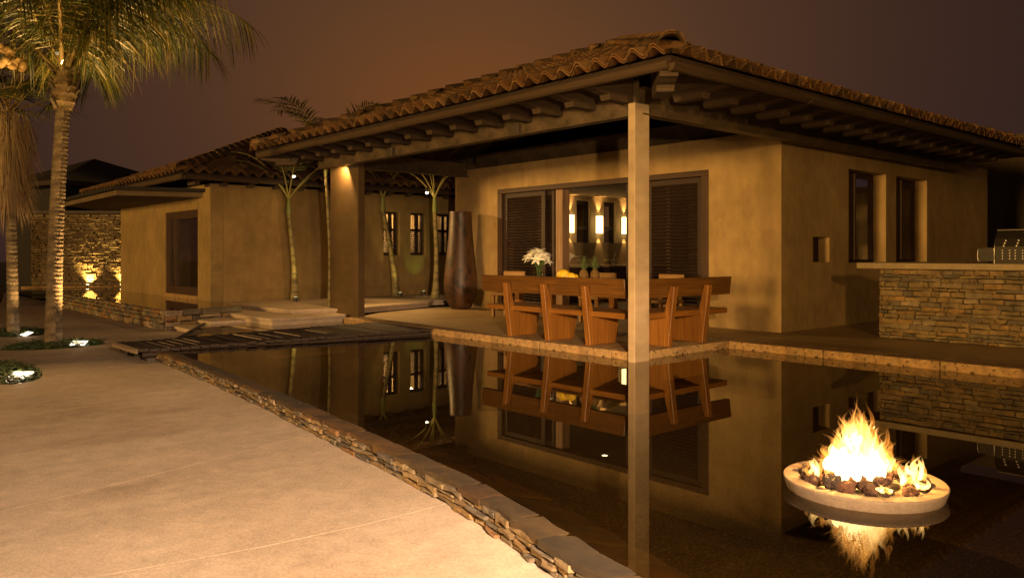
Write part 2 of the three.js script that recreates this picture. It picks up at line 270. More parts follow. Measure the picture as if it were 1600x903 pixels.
// fieldstone pool wall along the patio, flat stones on top
{
  const w = thing('pool_wall', 'low curved fieldstone wall with flat capping stones between patio and pool', 'wall');
  const LEN = edgeCurve.getLength(), H = WATER - 0.015 - P, U = (u) => Math.min(1, Math.max(0, u / LEN));
  const at = (u, out, y) => { const t = U(u), p = edgeCurve.getPointAt(t), d = edgeCurve.getTangentAt(t); return V(p.x - d.z * out, y, p.z + d.x * out); };
  const SEE = 11.2;
  for (const c of cells(SEE, H, 0.10, 0.27, 0.026, 0.042)) part('stone', stone(c, 0.042 * rr(0.3, 1.1), 0.008, 0.008, (u, v, o) => at(u, o - 0.012, P + v)), pick(rnd() < 0.55 ? gold : stones), w);
  for (const c of cells(SEE, 0.46, 0.22, 0.55, 0.14, 0.24)) part('flagstone', stone(c, 0.007, 0.018, 0.003, (u, v, o) => at(u, 0.004 - v + 0.0, WATER - 0.020 + (o > 0 ? Math.min(o, 0.013) : o) + 0.022 - Math.max(0, v - 0.13) * 0.24), 0.03), pick(flags), w);
  const pts = [], pi = []; for (let i = 0; i <= 60; i++) { const a = at(LEN * i / 60, -0.03, 0), b = at(LEN * i / 60, -0.5, 0); pts.push([a.x, a.z]); pi.unshift([b.x, b.z]); }
  part('core', polyXZ([...pts, ...pi], -0.85, WATER - 0.11), flags[3], w);
  const f = []; for (let i = 0; i <= 60; i++) { const b = at(LEN * i / 60, -0.02, 0); f.unshift([b.x, b.z]); }
  part('mortar', polyXZ([...pts.map(([x, z]) => [x, z - 0.1]), ...f], P - 0.2, WATER - 0.03), M.soil, w);
  solo('pool_kerb', polyXZ([[-4.95, 4.08], [-6.9, 3.0], [-9.3, 1.72], [-9.28, 1.66], [-6.86, 2.92], [-4.9, 3.98]], -0.8, WATER + 0.006), flags[3], 'thin dark stone kerb of the pool between the footbridge and the steps', 'kerb');
}
// footbridge
{
  const b = thing('footbridge', 'dark plank footbridge laid from the patio across the pool to the terrace', 'bridge');
  const n = 34, q = (t, s) => V((-4.13 + (-4.72 + 4.13) * t) * (1 - s) + (-5.88 + (-5.86 + 5.88) * t) * s, -0.008 - 0.05 * t, 0.02 + 4.3 * t);
  for (let i = 0; i < n; i++) {
    const a = i / n, c = (i + 1) / n - 0.0028, lift = rr(-0.008, 0.011), tilt = rr(-0.002, 0.007), g = new THREE.BufferGeometry(), s0 = rr(-0.012, 0.004), s1 = 1 + rr(-0.004, 0.012);
    const up = [q(a, s0), q(a, s1), q(c, s1), q(c, s0)].map((p, k) => p.add(V(0, lift + (k > 1 ? tilt : -tilt), 0))), dn = up.map((p) => p.clone().add(V(0, -0.035, 0)));
    const f = []; const quad = (A, B, C, D) => f.push(A, B, C, A, C, D); quad(up[0], up[3], up[2], up[1]); quad(dn[0], dn[1], dn[2], dn[3]); for (let k = 0; k < 4; k++) quad(up[k], up[(k + 1) % 4], dn[(k + 1) % 4], dn[k]);
    g.setAttribute('position', new THREE.BufferAttribute(new Float32Array(f.flatMap((v) => [v.x, v.y, v.z])), 3)); g.computeVertexNormals(); const plank = part('plank', uvm(g, 0), M.bridge, b);
    if (i > 9 && rnd() < 0.85) { const u = rnd() * 0.35, v = 0.6 + rnd() * 0.4, L = up[2].clone().lerp(up[3], u), R = up[2].clone().lerp(up[3], v), o = V(0, 0.0005, 0.0015), dn2 = V(0, -0.016, 0), e = new THREE.BufferGeometry(), E = [L, R, R.clone().add(dn2), L, R.clone().add(dn2), L.clone().add(dn2)].map((p) => p.clone().add(o)); e.setAttribute('position', new THREE.BufferAttribute(new Float32Array(E.flatMap((p) => [p.x, p.y, p.z])), 3)); e.computeVertexNormals(); part('glint_edge', uvm(e, 0), M.edgeGlint, plank); }  // pale strip: the glint along the plank edge put into its colour
  }
  for (const s of [0.04, 0.5, 0.96]) part('joist', merge([bar(q(0, s).add(V(0, -0.075, 0)), q(0.985, s).add(V(0, -0.075, 0)), 0.045, 0.045, 4)]), M.bridge, b);
  const e0 = q(1.0, 0.02), e1 = q(1.0, 0.98), end = new THREE.BufferGeometry(), f = []; const z = V(0, 0, 0.03), d = V(0, -0.052, 0);
  const c8 = [e0, e1].flatMap((e) => [e.clone(), e.clone().add(z), e.clone().add(z).add(d), e.clone().add(d)]);
  for (const [A, B, C, D] of [[0, 4, 5, 1], [1, 5, 6, 2], [2, 6, 7, 3], [3, 7, 4, 0], [0, 1, 2, 3], [4, 7, 6, 5]]) f.push(c8[A], c8[B], c8[C], c8[A], c8[C], c8[D]);
  end.setAttribute('position', new THREE.BufferAttribute(new Float32Array(f.flatMap((v) => [v.x, v.y, v.z])), 3)); end.computeVertexNormals();
  part('end_board', uvm(end, 0), std(0.4, 0.3, 0.2, 0.7, { map: T.board }), b);
  for (const s of [0.12, 0.88]) { const p = q(0.97, s); part('foot', box(p.x - 0.05, p.x + 0.05, P, p.y - 0.035, p.z - 0.1, p.z), M.darkSteel, b); }
}

// ================================================================ ROOFS
const PER = 0.27;
function tileGeo(len = 0.45, amp = 0.048, th = 0.015, n = 12) {   // u across, v up the slope, w out of the roof; the lower end rides on the course below
  const pos = [], q = (i, v, k) => { const u = (i / n - 0.5) * PER; return [u, v, amp * Math.cos(2 * Math.PI * i / n - Math.PI) + amp + (v ? 0 : 0.028) + k * th]; };
  const quad = (a, b, c, d) => pos.push(...a, ...b, ...c, ...a, ...c, ...d);
  for (let i = 0; i < n; i++) { quad(q(i, 0, 1), q(i + 1, 0, 1), q(i + 1, len, 1), q(i, len, 1)); quad(q(i, 0, 0), q(i, len, 0), q(i + 1, len, 0), q(i + 1, 0, 0)); quad(q(i, 0, 0), q(i + 1, 0, 0), q(i + 1, 0, 1), q(i, 0, 1)); }
  let g = new THREE.BufferGeometry(); g.setAttribute('position', new THREE.BufferAttribute(new Float32Array(pos), 3)); g.computeVertexNormals();
  // smooth normals on the outer skin
  const nn = g.attributes.normal, p = g.attributes.position;
  for (let i = 0; i < p.count; i++) if (Math.abs(nn.getY(i)) < 0.7) { const s = Math.sign(nn.getZ(i)) || 1, dz = -amp * 2 * Math.PI / PER * Math.sin(2 * Math.PI * (p.getX(i) / PER + 0.5) - Math.PI), l = Math.hypot(dz, 1); nn.setXYZ(i, -dz / l * s, 0, s / l); }
  const uv = new Float32Array(p.count * 2); for (let i = 0; i < p.count; i++) { uv[i * 2] = p.getX(i); uv[i * 2 + 1] = p.getY(i) + p.getZ(i); } g.setAttribute('uv', new THREE.BufferAttribute(uv, 2)); return g;
}
function capGeo(r = 0.135, len = 0.46) {
  const pos = [], n = 10, q = (i, v, k) => { const a = Math.PI * i / n, R = (v ? r * 0.86 : r) + k * 0.018; return [Math.cos(a) * R, v, Math.sin(a) * R * 0.92 + (v ? -0.01 : 0.03)]; };
  const quad = (a, b, c, d) => pos.push(...a, ...b, ...c, ...a, ...c, ...d);
  for (let i = 0; i < n; i++) { quad(q(i, 0, 1), q(i, len, 1), q(i + 1, len, 1), q(i + 1, 0, 1)); quad(q(i, 0, 0), q(i + 1, 0, 0), q(i + 1, len, 0), q(i, len, 0)); quad(q(i, 0, 0), q(i, 0, 1), q(i + 1, 0, 1), q(i + 1, 0, 0)); }
  const g = new THREE.BufferGeometry(); g.setAttribute('position', new THREE.BufferAttribute(new Float32Array(pos), 3)); g.computeVertexNormals(); return uvm(g, 1);
}
const TILE = tileGeo(), CAP = capGeo();
// a hip roof over [x0,x1] x [z0,z1]; sides in order of how well they are seen
function hipRoof(parent, x0, x1, z0, z1, h, k, single, sidesSeen, mats, withCaps = [0, 1, 2, 3]) {
  const run = Math.min(x1 - x0, z1 - z0) / 2, rise = run * k, wide = x1 - x0 > z1 - z0;
  const ra = wide ? V(x0 + run, h + rise, (z0 + z1) / 2) : V((x0 + x1) / 2, h + rise, z0 + run), rb = wide ? V(x1 - run, h + rise, (z0 + z1) / 2) : V((x0 + x1) / 2, h + rise, z1 - run);
  const c = [V(x0, h, z1), V(x1, h, z1), V(x1, h, z0), V(x0, h, z0)];
  const faces = wide ? [[c[0], c[1], rb, ra], [c[1], c[2], rb], [c[2], c[3], ra, rb], [c[3], c[0], ra]] : [[c[0], c[1], rb], [c[1], c[2], ra, rb], [c[2], c[3], ra], [c[3], c[0], rb, ra]];
  const pos = [], lower = V(0, -0.06, 0), push = (...v) => v.forEach((p) => pos.push(p.x, p.y, p.z));
  for (const f of faces) for (let i = 2; i < f.length; i++) { push(f[0], f[i - 1], f[i]); push(f[0].clone().add(lower), f[i].clone().add(lower), f[i - 1].clone().add(lower)); }
  for (let i = 0; i < 4; i++) { const a = c[i], b = c[(i + 1) % 4], A = a.clone().add(lower), B = b.clone().add(lower); push(a, A, B, a, B, b); }
  const g = new THREE.BufferGeometry(); g.setAttribute('position', new THREE.BufferAttribute(new Float32Array(pos), 3)); g.computeVertexNormals();
  const roof = part('roof', uvm(g, 0), M.ceiling, parent);
  const S = { front: [c[0], V(1, 0, 0), V(0, 0, -1), x1 - x0], right: [c[1], V(0, 0, -1), V(-1, 0, 0), z1 - z0], back: [c[2], V(-1, 0, 0), V(0, 0, 1), x1 - x0], left: [c[3], V(0, 0, 1), V(1, 0, 0), z1 - z0] };
  const all = [], step = 0.36;
  for (const [rank, name] of sidesSeen.entries()) {
    const [o, e, inn, w] = S[name], n = Math.round(w / PER), sc = w / n / PER, vs = inn.clone().add(V(0, k, 0)).normalize(), nn = vs.clone().cross(e).multiplyScalar(-1); if (nn.y < 0) nn.negate();
    for (let r = -1; r * step < run; r++) for (let i = 0; i < n; i++) {
      const d = Math.max(r, 0) * step, u = (i + 0.5) * w / n; if (u < d + 0.02 || u > w - d - 0.02) continue;
      const p = o.clone().addScaledVector(e, u).addScaledVector(inn, d - 0.09 + rr(-0.012, 0.012)).add(V(0, (d - 0.09) * k + (r < 0 ? -0.0 : r === 0 ? 0.03 : 0.012), 0));
      const m = new THREE.Matrix4().makeBasis(e.clone().multiplyScalar(sc), vs, nn).setPosition(p); m.multiply(new THREE.Matrix4().makeRotationZ(rr(-0.02, 0.02)));
      if (r < 0 && !(name === 'front' || name === 'right')) continue;
      all.push({ m, score: Math.max(r, 0) * 2.2 + rank * 3 + p.distanceTo(EYE) * 0.12 });
    }
  }
  all.sort((a, b) => a.score - b.score);
  all.slice(0, single).forEach(({ m }) => { const t = part('roof_tile', TILE, pick(mats), roof); m.decompose(t.position, t.quaternion, t.scale); });
  const rest = all.slice(single);
  if (rest.length) { const im = new THREE.InstancedMesh(TILE, std(1, 1, 1, 0.85, { map: T.clay }), rest.length); im.name = 'roof_tiles'; rest.forEach(({ m }, i) => { im.setMatrixAt(i, m); im.setColorAt(i, pick(mats).color); }); im.castShadow = im.receiveShadow = true; im.userData.kind = 'stuff'; roof.add(im); }
  for (const q of withCaps) {
    const a = c[q], b = wide ? (q === 0 || q === 3 ? ra : rb) : (q === 0 || q === 1 ? rb : ra), d = b.clone().sub(a), L = d.length(); d.normalize();
    const side = d.clone().cross(V(0, 1, 0)).normalize(), up = side.clone().cross(d).normalize();
    for (let s = -0.02, i = 0; s < L; s += i ? 0.36 : 0.03, i = s > 0.05 ? 1 : 0) { const m = new THREE.Matrix4().makeBasis(side, d, up).setPosition(a.clone().addScaledVector(d, s).addScaledVector(up, 0.085 - (i ? 0.01 : s < 0 ? 0.022 : 0))); const t = part('hip_tile', CAP, pick(mats), roof); m.decompose(t.position, t.quaternion, t.scale); }
  }
  for (const [a, b] of [[0, 1], [1, 2], [2, 3], [3, 0]]) {
    const e = c[b].clone().sub(c[a]).normalize(), i = V(-e.z, 0, e.x); const cen = V((x0 + x1) / 2, 0, (z0 + z1) / 2); if (i.dot(cen.clone().sub(c[a])) < 0) i.negate();
    const A = c[a].clone().addScaledVector(e, 0.05).addScaledVector(i, 0.05).add(V(0, -0.075, 0)), B = c[b].clone().addScaledVector(e, -0.05).addScaledVector(i, 0.05).add(V(0, -0.075, 0));
    const n = Math.max(2, Math.round(A.distanceTo(B) / 2.6)); for (let j = 0; j < n; j++) { const u = A.clone().lerp(B, j / n), v = A.clone().lerp(B, (j + 1) / n - 0.0006); part('eave_pole', uvm(bar(u.add(V(0, rr(-0.008, 0.008), 0)), v.add(V(0, rr(-0.008, 0.008), 0)), 0.062 + rr(-0.004, 0.004), 0.062 + rr(-0.004, 0.004), 12)), M.fascia, roof); }
  }
  return roof;
}
// rafter tail with a stepped corbel: outward is +z, the eave line at z = e, y given at the eave
function rafterGeo(e, h, k, inside, w = 0.15) {
  const y = (z) => h - 0.065 + k * (e - z);
  return uvm(slabZY([[e - 0.15, y(e - 0.15)], [e - 0.15, y(e - 0.15) - 0.105], [e - 0.24, y(e - 0.15) - 0.112], [e - 0.31, y(e - 0.15) - 0.13], [e - 0.43, y(e - 0.15) - 0.14], [e - 0.46, y(e - 0.15) - 0.205], [e - 0.86, y(e - 0.15) - 0.205], [e - 1.0, y(e - 1.0) - 0.13], [-inside, y(-inside) - 0.13], [-inside, y(-inside)]], w, 0.007), 2);
}

// ================================================================ MAIN HOUSE
const ZF = -3.64, XR = -0.1, XL = -8.37, ZB = -12.4, TOP = 3.11;
const house = thing('pool_house', 'tile-roofed stucco pool house with open kitchen and pillared dining terrace', 'house');
{
  const wallX = (pts, holes, depth) => { const s = new THREE.Shape(pts.map((p) => new THREE.Vector2(...p))); holes.forEach(([a, b, c, d]) => s.holes.push(new THREE.Path([[a, c], [b, c], [b, d], [a, d]].map((p) => new THREE.Vector2(...p))))); return new THREE.ExtrudeGeometry(s, { depth, bevelEnabled: false }); };
  const F = wallX([[XL, -0.02], [-6.84, -0.02], [-6.84, 2.6], [-1.42, 2.6], [-1.42, -0.02], [XR, -0.02], [XR, TOP], [XL, TOP]], [], 0.342); F.translate(0, 0, ZF - 0.342);
  part('wall', uvm(F, 2), M.plaster, house);
  // the side wall: x of the shape is -z; the niche is a hole closed at the back
  const R2 = wallX([[3.982, -0.02], [-ZB, -0.02], [-ZB, TOP], [3.982, TOP]], [[4.6, 5.14, 1.07, 1.48], [5.81, 7.25, 1.05, 2.66], [7.68, 9.08, 1.05, 2.66]], 0.342);
  R2.rotateY(Math.PI / 2); R2.translate(XR - 0.342, 0, 0); part('wall', uvm(R2, 2), M.plaster, house);
  part('niche', box(XR - 0.36, XR - 0.19, 1.0, 1.55, -5.2, -4.55), M.darkWood, house);  // dark back panel: the shade inside the niche put into its colour
  const K = wallX([[3.99, -0.02], [-ZB, -0.02], [-ZB, TOP], [3.99, TOP]], [[7.38, 7.89, 1.06, 2.6], [8.43, 8.9, 1.06, 2.6], [6.3, 6.86, 1.06, 2.6]], 0.25);
  K.rotateY(Math.PI / 2); K.translate(XL + 0.012, 0, 0); part('wall', uvm(K, 2), M.plasterIn, house);
  part('wall', box(XL + 0.01, XR - 0.01, -0.02, TOP - 0.002, ZB - 0.002, ZB + 0.25), M.plasterIn, house);
  part('ceiling', box(XL + 0.27, XR - 0.34, 2.72, 2.8, ZB + 0.25, ZF - 0.35), std(0.4, 0.28, 0.14, 0.9, { map: T.plaster }), house);
  // door frames: header and jambs
  part('door_frame', merge([box(-6.84, -1.42, 2.5, 2.6, ZF - 0.2, ZF + 0.015, 0.006), box(-6.84, -6.7, 0, 2.5, ZF - 0.2, ZF + 0.015, 0.006), box(-1.56, -1.42, 0, 2.5, ZF - 0.2, ZF + 0.015, 0.006)]), M.frame, house);
  const leaf = (x0, x1, z, st, mat) => {
    const f = part('shutter_door', merge([box(x0, x0 + st, 0.02, 2.49, z - 0.055, z, 0.004), box(x1 - st, x1, 0.02, 2.49, z - 0.055, z, 0.004), box(x0 + st, x1 - st, 2.40, 2.49, z - 0.055, z, 0.004), box(x0 + st, x1 - st, 0.02, 0.22, z - 0.055, z, 0.004)]), mat, house);
    const s = (() => { const g = new THREE.BoxGeometry(x1 - x0 - 2 * st, 0.062, 0.009); g.rotateX(0.95); return uvm(g, 0); })();
    for (let y = 0.26; y < 2.385; y += 0.0605) { const m = part('slat', s, M.darkWood, f); m.position.set((x0 + x1) / 2, y, z - 0.028); }
    return f;
  };
  leaf(-6.69, -5.4, ZF - 0.04, 0.11, M.darkWood); leaf(-5.62, -5.2, ZF - 0.11, 0.07, M.darkWood);
  leaf(-2.75, -1.57, ZF - 0.04, 0.1, M.darkWood); leaf(-3.3, -2.3, ZF - 0.11, 0.08, M.darkWood);
  part('door_post', box(-5.17, -4.98, 0, 2.5, ZF - 0.33, ZF - 0.12, 0.006), std(0.5, 0.33, 0.2, 0.6, { map: T.wood }), house);
  // kitchen windows in the far side wall: dark frames, a pane above louvres
  for (const [a, b] of [[7.38, 7.89], [8.43, 8.9], [6.3, 6.86]]) {
    const x = XL + 0.16, w = part('window', merge([box(x - 0.04, x + 0.04, 1.06, 2.6, -a - 0.09, -a), box(x - 0.04, x + 0.04, 1.06, 2.6, -b, -b + 0.09), box(x - 0.04, x + 0.04, 2.5, 2.6, -b + 0.09, -a - 0.09), box(x - 0.04, x + 0.04, 1.06, 1.16, -b + 0.09, -a - 0.09), box(x - 0.04, x + 0.04, 1.84, 1.93, -b + 0.09, -a - 0.09)]), M.darkWood, house);
    part('pane', box(x - 0.004, x + 0.004, 1.93, 2.5, -b + 0.09, -a - 0.09), M.glass, w);
    const s = (() => { const g = new THREE.BoxGeometry(0.009, 0.055, b - a - 0.18); g.rotateZ(0.6); return uvm(g, 2); })();
    for (let y = 1.19; y < 1.84; y += 0.06) { const m = part('slat', s, M.darkWood, w); m.position.set(x, y, -(a + b) / 2); }
    part('sill', box(XL + 0.27, XL + 0.31, 1.03, 1.058, -b - 0.03, -a + 0.03), M.plasterIn, house);
  }
  // side windows: deep reveals, dark wooden sash standing open at the near side
  for (const [a, b] of [[5.81, 7.25], [7.68, 9.08]]) {
    const x = XR - 0.26, w = part('window', merge([box(x - 0.05, x + 0.03, 1.05, 2.66, -a - 0.2, -a - 0.001, 0.005), box(x - 0.05, x + 0.03, 2.56, 2.66, -b + 0.06, -a - 0.2), box(x - 0.05, x + 0.03, 1.05, 1.1, -b + 0.06, -a - 0.2), box(x - 0.05, x + 0.03, 1.05, 2.66, -b + 0.001, -b + 0.06, 0.005)]), M.frame, house);
    part('sash', merge([box(x - 0.02, x + 0.25, 1.1, 2.6, -a - 0.30, -a - 0.25, 0.006)]), M.frame, w);
    part('handle', box(x + 0.05, x + 0.07, 1.22, 1.34, -a - 0.33, -a - 0.305, 0.004), M.steel, w);
  }
  // terrace pillars and steel beams
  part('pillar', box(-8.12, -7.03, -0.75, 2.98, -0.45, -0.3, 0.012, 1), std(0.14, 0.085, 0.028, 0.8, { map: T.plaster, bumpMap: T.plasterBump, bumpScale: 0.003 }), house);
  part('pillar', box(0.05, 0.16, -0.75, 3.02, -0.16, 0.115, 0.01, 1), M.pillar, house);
  const ib = (x0, x1, z0, z1, y0, y1, ax) => { // an I-section: web and two flanges
    const t = 0.014, g = [];
    if (ax === 'x') { const z = (z0 + z1) / 2; g.push(box(x0, x1, y0 + t, y1 - t, z - 0.008, z + 0.008), box(x0, x1, y0, y0 + t, z0, z1), box(x0, x1, y1 - t, y1, z0, z1)); }
    else { const x = (x0 + x1) / 2; g.push(box(x - 0.008, x + 0.008, y0 + t, y1 - t, z0, z1), box(x0, x1, y0, y0 + t, z0, z1), box(x0, x1, y1 - t, y1, z0, z1)); }
    return merge(g);
  };
  part('beam', ib(-8.0, -0.02, -0.06, 0.1, 2.87, 3.22, 'x'), M.beam, house);
  part('beam', ib(0.03, 0.19, -10.2, -0.02, 2.89, 3.22, 'z'), M.beam, house);
  part('beam', ib(-8.0, -7.84, -10.2, -0.07, 2.94, 3.24, 'z'), M.beam, house);
  part('beam', ib(-7.83, 0.02, -3.9, -3.74, 3.13, 3.44, 'x'), M.beam, house);
  part('beam', ib(-7.83, 0.02, -9.9, -9.74, 3.13, 3.44, 'x'), M.beam, house);
  for (const x of [-2.05, -5.3]) part('bracket', box(x - 0.08, x + 0.08, 2.886, 3.02, 0.012, 0.105, 0.004), M.darkSteel, house);
  part('post', merge([box(-0.07, 0.0, 3.0, 3.3, -0.05, 0.05), box(0.075, 0.13, 3.021, 3.3, 0.0, 0.05)]), M.beam, house);
  part('post', box(-7.35, -7.2, 2.981, 3.28, -0.42, -0.3), M.beam, house);
  // roof, eaves, rafters
  const EX = 1.3, EZ = 0.9, HE = 3.24, KR = 0.375, X0 = -8.97, Z0 = -10.4;
  const roof = hipRoof(house, X0, EX, Z0, EZ, HE, KR, 285, ['front', 'right', 'left', 'back'], clays);
  const lim = (most, e, toHip) => Math.max(0.16, Math.min(most, toHip - e - 0.25)), put = (e, most, toHip, turn, at) => { const m = part('rafter', rafterGeo(e, HE, KR, lim(most, e, toHip)), M.rafter, roof); m.rotation.y = turn; m.position.set(...at); };
  for (let i = 0; i < 15; i++) { const x = -0.02 - i * 0.6; put(EZ, 2.2, Math.min(EX - x, x - X0), 0, [x, 0, 0]); }
  for (let i = 0; i < 17; i++) { const z = -0.35 - i * 0.6; put(EX, 1.2, Math.min(EZ - z, z - Z0), Math.PI / 2, [0, 0, z]); }
  for (let i = 0; i < 17; i++) { const z = -0.2 - i * 0.6; put(0.97, 1.2, Math.min(EZ - z, z - Z0), -Math.PI / 2, [-8.0, 0, z]); }
  { const hr = rafterGeo(EZ * 1.414, HE - 0.05, KR / 1.414, 1.5, 0.2); const m = part('hip_rafter', hr, M.rafter, roof); m.rotation.y = Math.PI / 4; m.position.set(EX - EZ, 0, 0); const l = part('hip_rafter', hr, M.rafter, roof); l.rotation.y = -Math.PI / 4; l.position.set(X0 + EZ, 0, 0); }
}
// stucco guest building on the left
const guest = thing('guest_house', 'low stucco building left of the terrace with dark glass door and slim louvred windows', 'house');
{
  const X = -11.48, Z = 0.87;
  const W = (pts, holes, depth) => { const s = new THREE.Shape(pts.map((p) => new THREE.Vector2(...p))); holes.forEach(([a, b, c, d]) => s.holes.push(new THREE.Path([[a, c], [b, c], [b, d], [a, d]].map((p) => new THREE.Vector2(...p))))); return new THREE.ExtrudeGeometry(s, { depth, bevelEnabled: true, bevelThickness: 0.01, bevelSize: 0.01, bevelOffset: -0.01, bevelSegments: 1 }); };
  const wins = [[3.66, 4.13], [4.5, 4.97], [5.37, 5.84]];
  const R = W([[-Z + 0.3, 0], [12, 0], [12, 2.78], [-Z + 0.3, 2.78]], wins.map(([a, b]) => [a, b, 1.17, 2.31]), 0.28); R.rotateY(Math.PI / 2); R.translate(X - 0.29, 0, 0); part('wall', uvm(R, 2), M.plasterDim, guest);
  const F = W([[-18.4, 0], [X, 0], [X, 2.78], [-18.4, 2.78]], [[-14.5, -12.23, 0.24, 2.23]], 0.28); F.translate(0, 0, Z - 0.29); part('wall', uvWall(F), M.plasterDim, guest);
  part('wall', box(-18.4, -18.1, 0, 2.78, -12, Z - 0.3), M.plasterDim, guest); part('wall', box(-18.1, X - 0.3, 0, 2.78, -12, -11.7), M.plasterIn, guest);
  part('floor', box(-18.1, X - 0.3, 0.05, 0.2, -11.7, Z - 0.3), M.terrace, guest); part('partition', box(-18.0, X - 0.3, 0.2, 2.75, -2.75, -2.6), M.plasterIn, guest); part('partition', box(-13.3, -13.15, 0.2, 2.75, -11.7, -2.75), M.plasterIn, guest);
  part('ceiling', box(-18.1, X - 0.3, 2.7, 2.76, -11.7, Z - 0.3), M.plasterIn, guest);
  const d = part('door', merge([box(-14.5, -14.3, 0.24, 2.23, Z - 0.14, Z - 0.03, 0.006), box(-12.33, -12.23, 0.24, 2.23, Z - 0.14, Z - 0.03, 0.006), box(-14.3, -12.33, 2.05, 2.23, Z - 0.14, Z - 0.03, 0.006), box(-14.3, -12.33, 0.24, 0.42, Z - 0.14, Z - 0.03, 0.006), box(-13.95, -13.85, 0.42, 2.05, Z - 0.12, Z - 0.05)]), M.frame, guest);
  part('pane', box(-14.3, -12.33, 0.42, 2.05, Z - 0.1, Z - 0.09), M.glass, d);
  for (let i = 0; i < 5; i++) part('sill_stone', box(-14.55 + i * 0.47, -14.55 + (i + 1) * 0.47 - 0.006, 0.1, 0.238, Z - 0.02, Z + 0.06, 0.01), M.coping, guest);
  for (const [a, b] of wins) {
    const x = X - 0.16, w = part('window', merge([box(x - 0.03, x + 0.03, 1.17, 2.31, -a - 0.05, -a), box(x - 0.03, x + 0.03, 1.17, 2.31, -b, -b + 0.05), box(x - 0.03, x + 0.03, 2.25, 2.31, -b + 0.05, -a - 0.05), box(x - 0.03, x + 0.03, 1.17, 1.24, -b + 0.05, -a - 0.05), box(x - 0.03, x + 0.03, 1.82, 1.88, -b + 0.05, -a - 0.05), box(x - 0.03, x + 0.03, 1.24, 2.25, -(a + b) / 2 - 0.09, -(a + b) / 2 - 0.0)]), M.darkWood, guest);
    part('pane', box(x - 0.004, x + 0.004, 1.88, 2.25, -b + 0.05, -a - 0.05), M.glass, w);
    const s = (() => { const g = new THREE.BoxGeometry(0.008, 0.042, b - a - 0.1); g.rotateZ(0.75); return uvm(g, 2); })();
    for (let y = 1.265; y < 1.82; y += 0.05) { const m = part('slat', s, M.darkWood, w); m.position.set(x, y, -(a + b) / 2); }
  }
  part('canopy', polyXZ([[-11.9, 0.86], [-12.45, 2.56], [-17.6, 2.45], [-19.5, 1.2], [-19.5, 0.86]], 2.49, 2.6), std(0.2, 0.14, 0.07, 0.9, { map: T.plaster }), guest);
  part('canopy_edge', polyXZ([[-11.75, 0.9], [-12.35, 2.66], [-17.7, 2.56], [-19.6, 1.3], [-19.7, 0.9], [-11.75, 0.885]], 2.601, 2.68), M.black, guest);
  const roof = hipRoof(guest, -19.2, -10.9, -12.6, 1.65, 2.93, 0.4, 150, ['right', 'front'], clays, [1]);
  const rg = rafterGeo(0.55, 2.93, 0.4, 0.3, 0.13); for (let i = 0; i < 16; i++) { const m = part('rafter', rg, M.rafter, roof); m.rotation.y = Math.PI / 2; m.position.set(-11.45, 0, 1.2 - i * 0.62); }
  const l = new THREE.PointLight(lin(1, 0.62, 0.26), 7); l.position.set(-12.2, 2.45, -4.9); l.shadow.radius = 8; l.castShadow = true;
  const fit = part('ceiling_lamp', new THREE.CylinderGeometry(0.09, 0.09, 0.05, 16).translate(-12.2, 2.45, -4.9), glow(1, 0.7, 0.35, 6), guest); fit.add(l);
  const l2 = new THREE.PointLight(lin(1, 0.6, 0.25), 2.5); l2.position.set(-13.0, 2.4, -1.2); l2.castShadow = true; const f2 = part('ceiling_lamp', new THREE.CylinderGeometry(0.07, 0.07, 0.05, 16).translate(-13.0, 2.4, -1.2), glow(1, 0.7, 0.35, 3), guest); f2.add(l2);
}
// dark pavilion far behind on the left
{
  const p = thing('pavilion', 'dark hip-roofed pavilion far behind the tall coconut palm, unlit', 'building');
  const g = new THREE.ConeGeometry(3.9, 1.15, 4, 1); g.rotateY(Math.PI / 4 + 0.25); g.translate(-27.2, 4.28, -0.55);
  part('roof', uvm(g, 0), std(0.03, 0.018, 0.012, 0.95, { map: T.clay }), p);
  part('eave', (() => { const b = new THREE.BoxGeometry(5.5, 0.16, 5.5); b.rotateY(0.25); b.translate(-27.2, 3.63, -0.55); return uvm(b, 0); })(), M.darkWood, p);
  part('wall', (() => { const b = new THREE.BoxGeometry(4.2, 4.2, 4.2); b.rotateY(0.25); b.translate(-27.2, 1.6, -0.55); return uvm(b, 0); })(), M.black, p);
}
